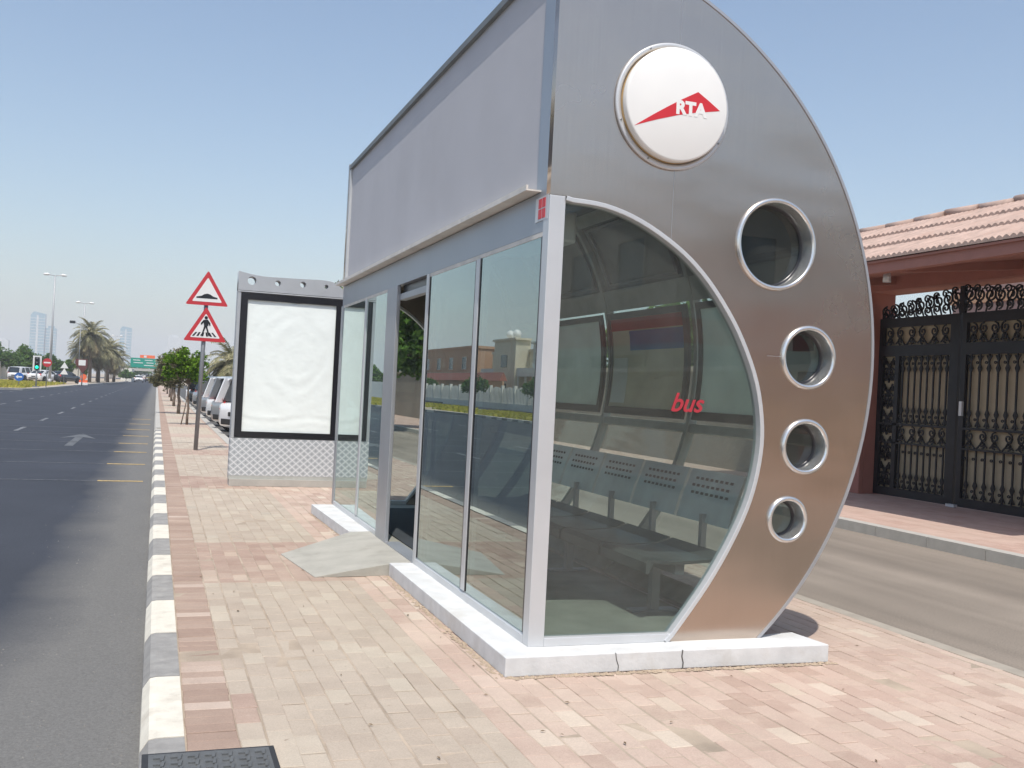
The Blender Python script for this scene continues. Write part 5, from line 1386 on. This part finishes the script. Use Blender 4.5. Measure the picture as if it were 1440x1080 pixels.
# far left low buildings / walls
building('compound_building', 'low white building behind the blue arrow sign', -29, 150, -20, 158, 2.4, 'wall_white', [('y-', -27, -25.5, .8, 1.8), ('y-', -23, -21.5, .8, 1.8)], cat='building', parapet=False)
building('compound_building', 'small white building beyond the parked cars on the left', -16.5, 168, -11, 174, 2.0, 'wall_white', [('y-', -15, -14, .7, 1.5)], cat='building', parapet=False)
building('compound_building', 'pale blue grey building at the left edge of the photo', -28, 130, -21.6, 140, 2.2, 'totem', [('y-', -25.5, -24, .8, 1.8)], cat='building', parapet=False)
building('compound_building', 'white building low behind the right palms', -7.4, 235, -5.2, 260, 2.8, 'wall_white', [('y-', -7, -6.4, 1, 1.9)], cat='building', parapet=False)
building('compound_building', 'beige block just left of the totem beyond the palms', 5.6, 74, 9, 82, 3.3, 'wall_tan', [('y-', 6.5, 7.4, 1.2, 2.2)], cat='building')
for k, (x, y, r, lb) in enumerate(((-6.0, 225, 1.3, 'bright shrub at the right end of the median'), (3.8, 215, 2.4, 'distant tree on the right of the road'), (-4.5, 330, 2.5, 'far tree under the distant gantry'), (-8.0, 330, 2.5, 'far tree left of the distant gantry'), (1.5, 320, 3.0, 'far tree at the right end of the road'))):
    tree(lb, x, y, r * .8, [(0, 0, r * 1.2, r), (r * .7, 0, r, r * .7), (-r * .7, 0, r, r * .7)], 2500, .25, 'leaf', 80 + k)

# ------------------------------------------------------------------ towers in the haze
def tower(label, x0, x1, h, Y, mt='tower', kind=0):
    t = empty('tower', label, 'skyscraper', ((x0 + x1) / 2, Y, -.16)); d = (x1 - x0)
    def w_(nm, m_, mt_, par=None): o = m_.build(nm, mt_, off=t.location); o.parent = par or t; return o
    m_ = MB(); m_.box(x0, Y, -.16, x1, Y + d, h * .97)
    if kind == 1: m_.prism_y([(x0, h * .97), (x1, h * .97), (x1, h * 1.0), (x0 + d * .2, h * 1.03)], Y, Y + d)
    else: m_.box(x0 + d * .2, Y + d * .2, h * .97, x1 - d * .2, Y + d * .8, h * 1.02)
    sh_ = w_('shaft', m_, mt)
    m_ = MB(); n = int(h / 4)
    for i in range(1, n): m_.box(x0 - .15, Y - .15, i * h / n * .96, x1 + .15, Y + d + .15, i * h / n * .96 + .9)
    w_('floor_band', m_, 'tower_white', sh_)
    m_ = MB(); m_.box(x0 + d * .42, Y - .6, 0, x0 + d * .56, Y - .1, h * .97); w_('fin', m_, 'tower_white', sh_)
tower('tallest hazy blue glass tower at the left of the skyline', -165, -147, 78, 1500, kind=1)
tower('second hazy tower behind the tall lamp post', -146, -133, 61, 1505)
tower('low hazy block between the lamp and the palms', -112, -104, 34, 1510)
tower('slim hazy tower right of the palm cluster', -51, -36, 66, 1500, kind=1)
tower('pale hazy tower above the street trees', 12, 29, 59, 1490, 'tower_white')
tower('low pale hazy building at the far left', -203, -188, 40, 1480, 'tower_white')

# ------------------------------------------------------------------ haze
mb = MB(); mb.box(-3300, -700, -1.2, 3300, 3500, 110)
m, nt2, out = newmat('haze_air')
pv = nt2.nodes.new('ShaderNodeVolumePrincipled'); pv.inputs['Color'].default_value = (.86, .91, .97, 1); pv.inputs['Density'].default_value = .0006; pv.inputs['Anisotropy'].default_value = .2
nt2.links.new(pv.outputs[0], out.inputs['Volume'])
tag(mb.build('haze', m), 'pale desert haze over the road and skyline', 'haze', kind='stuff')
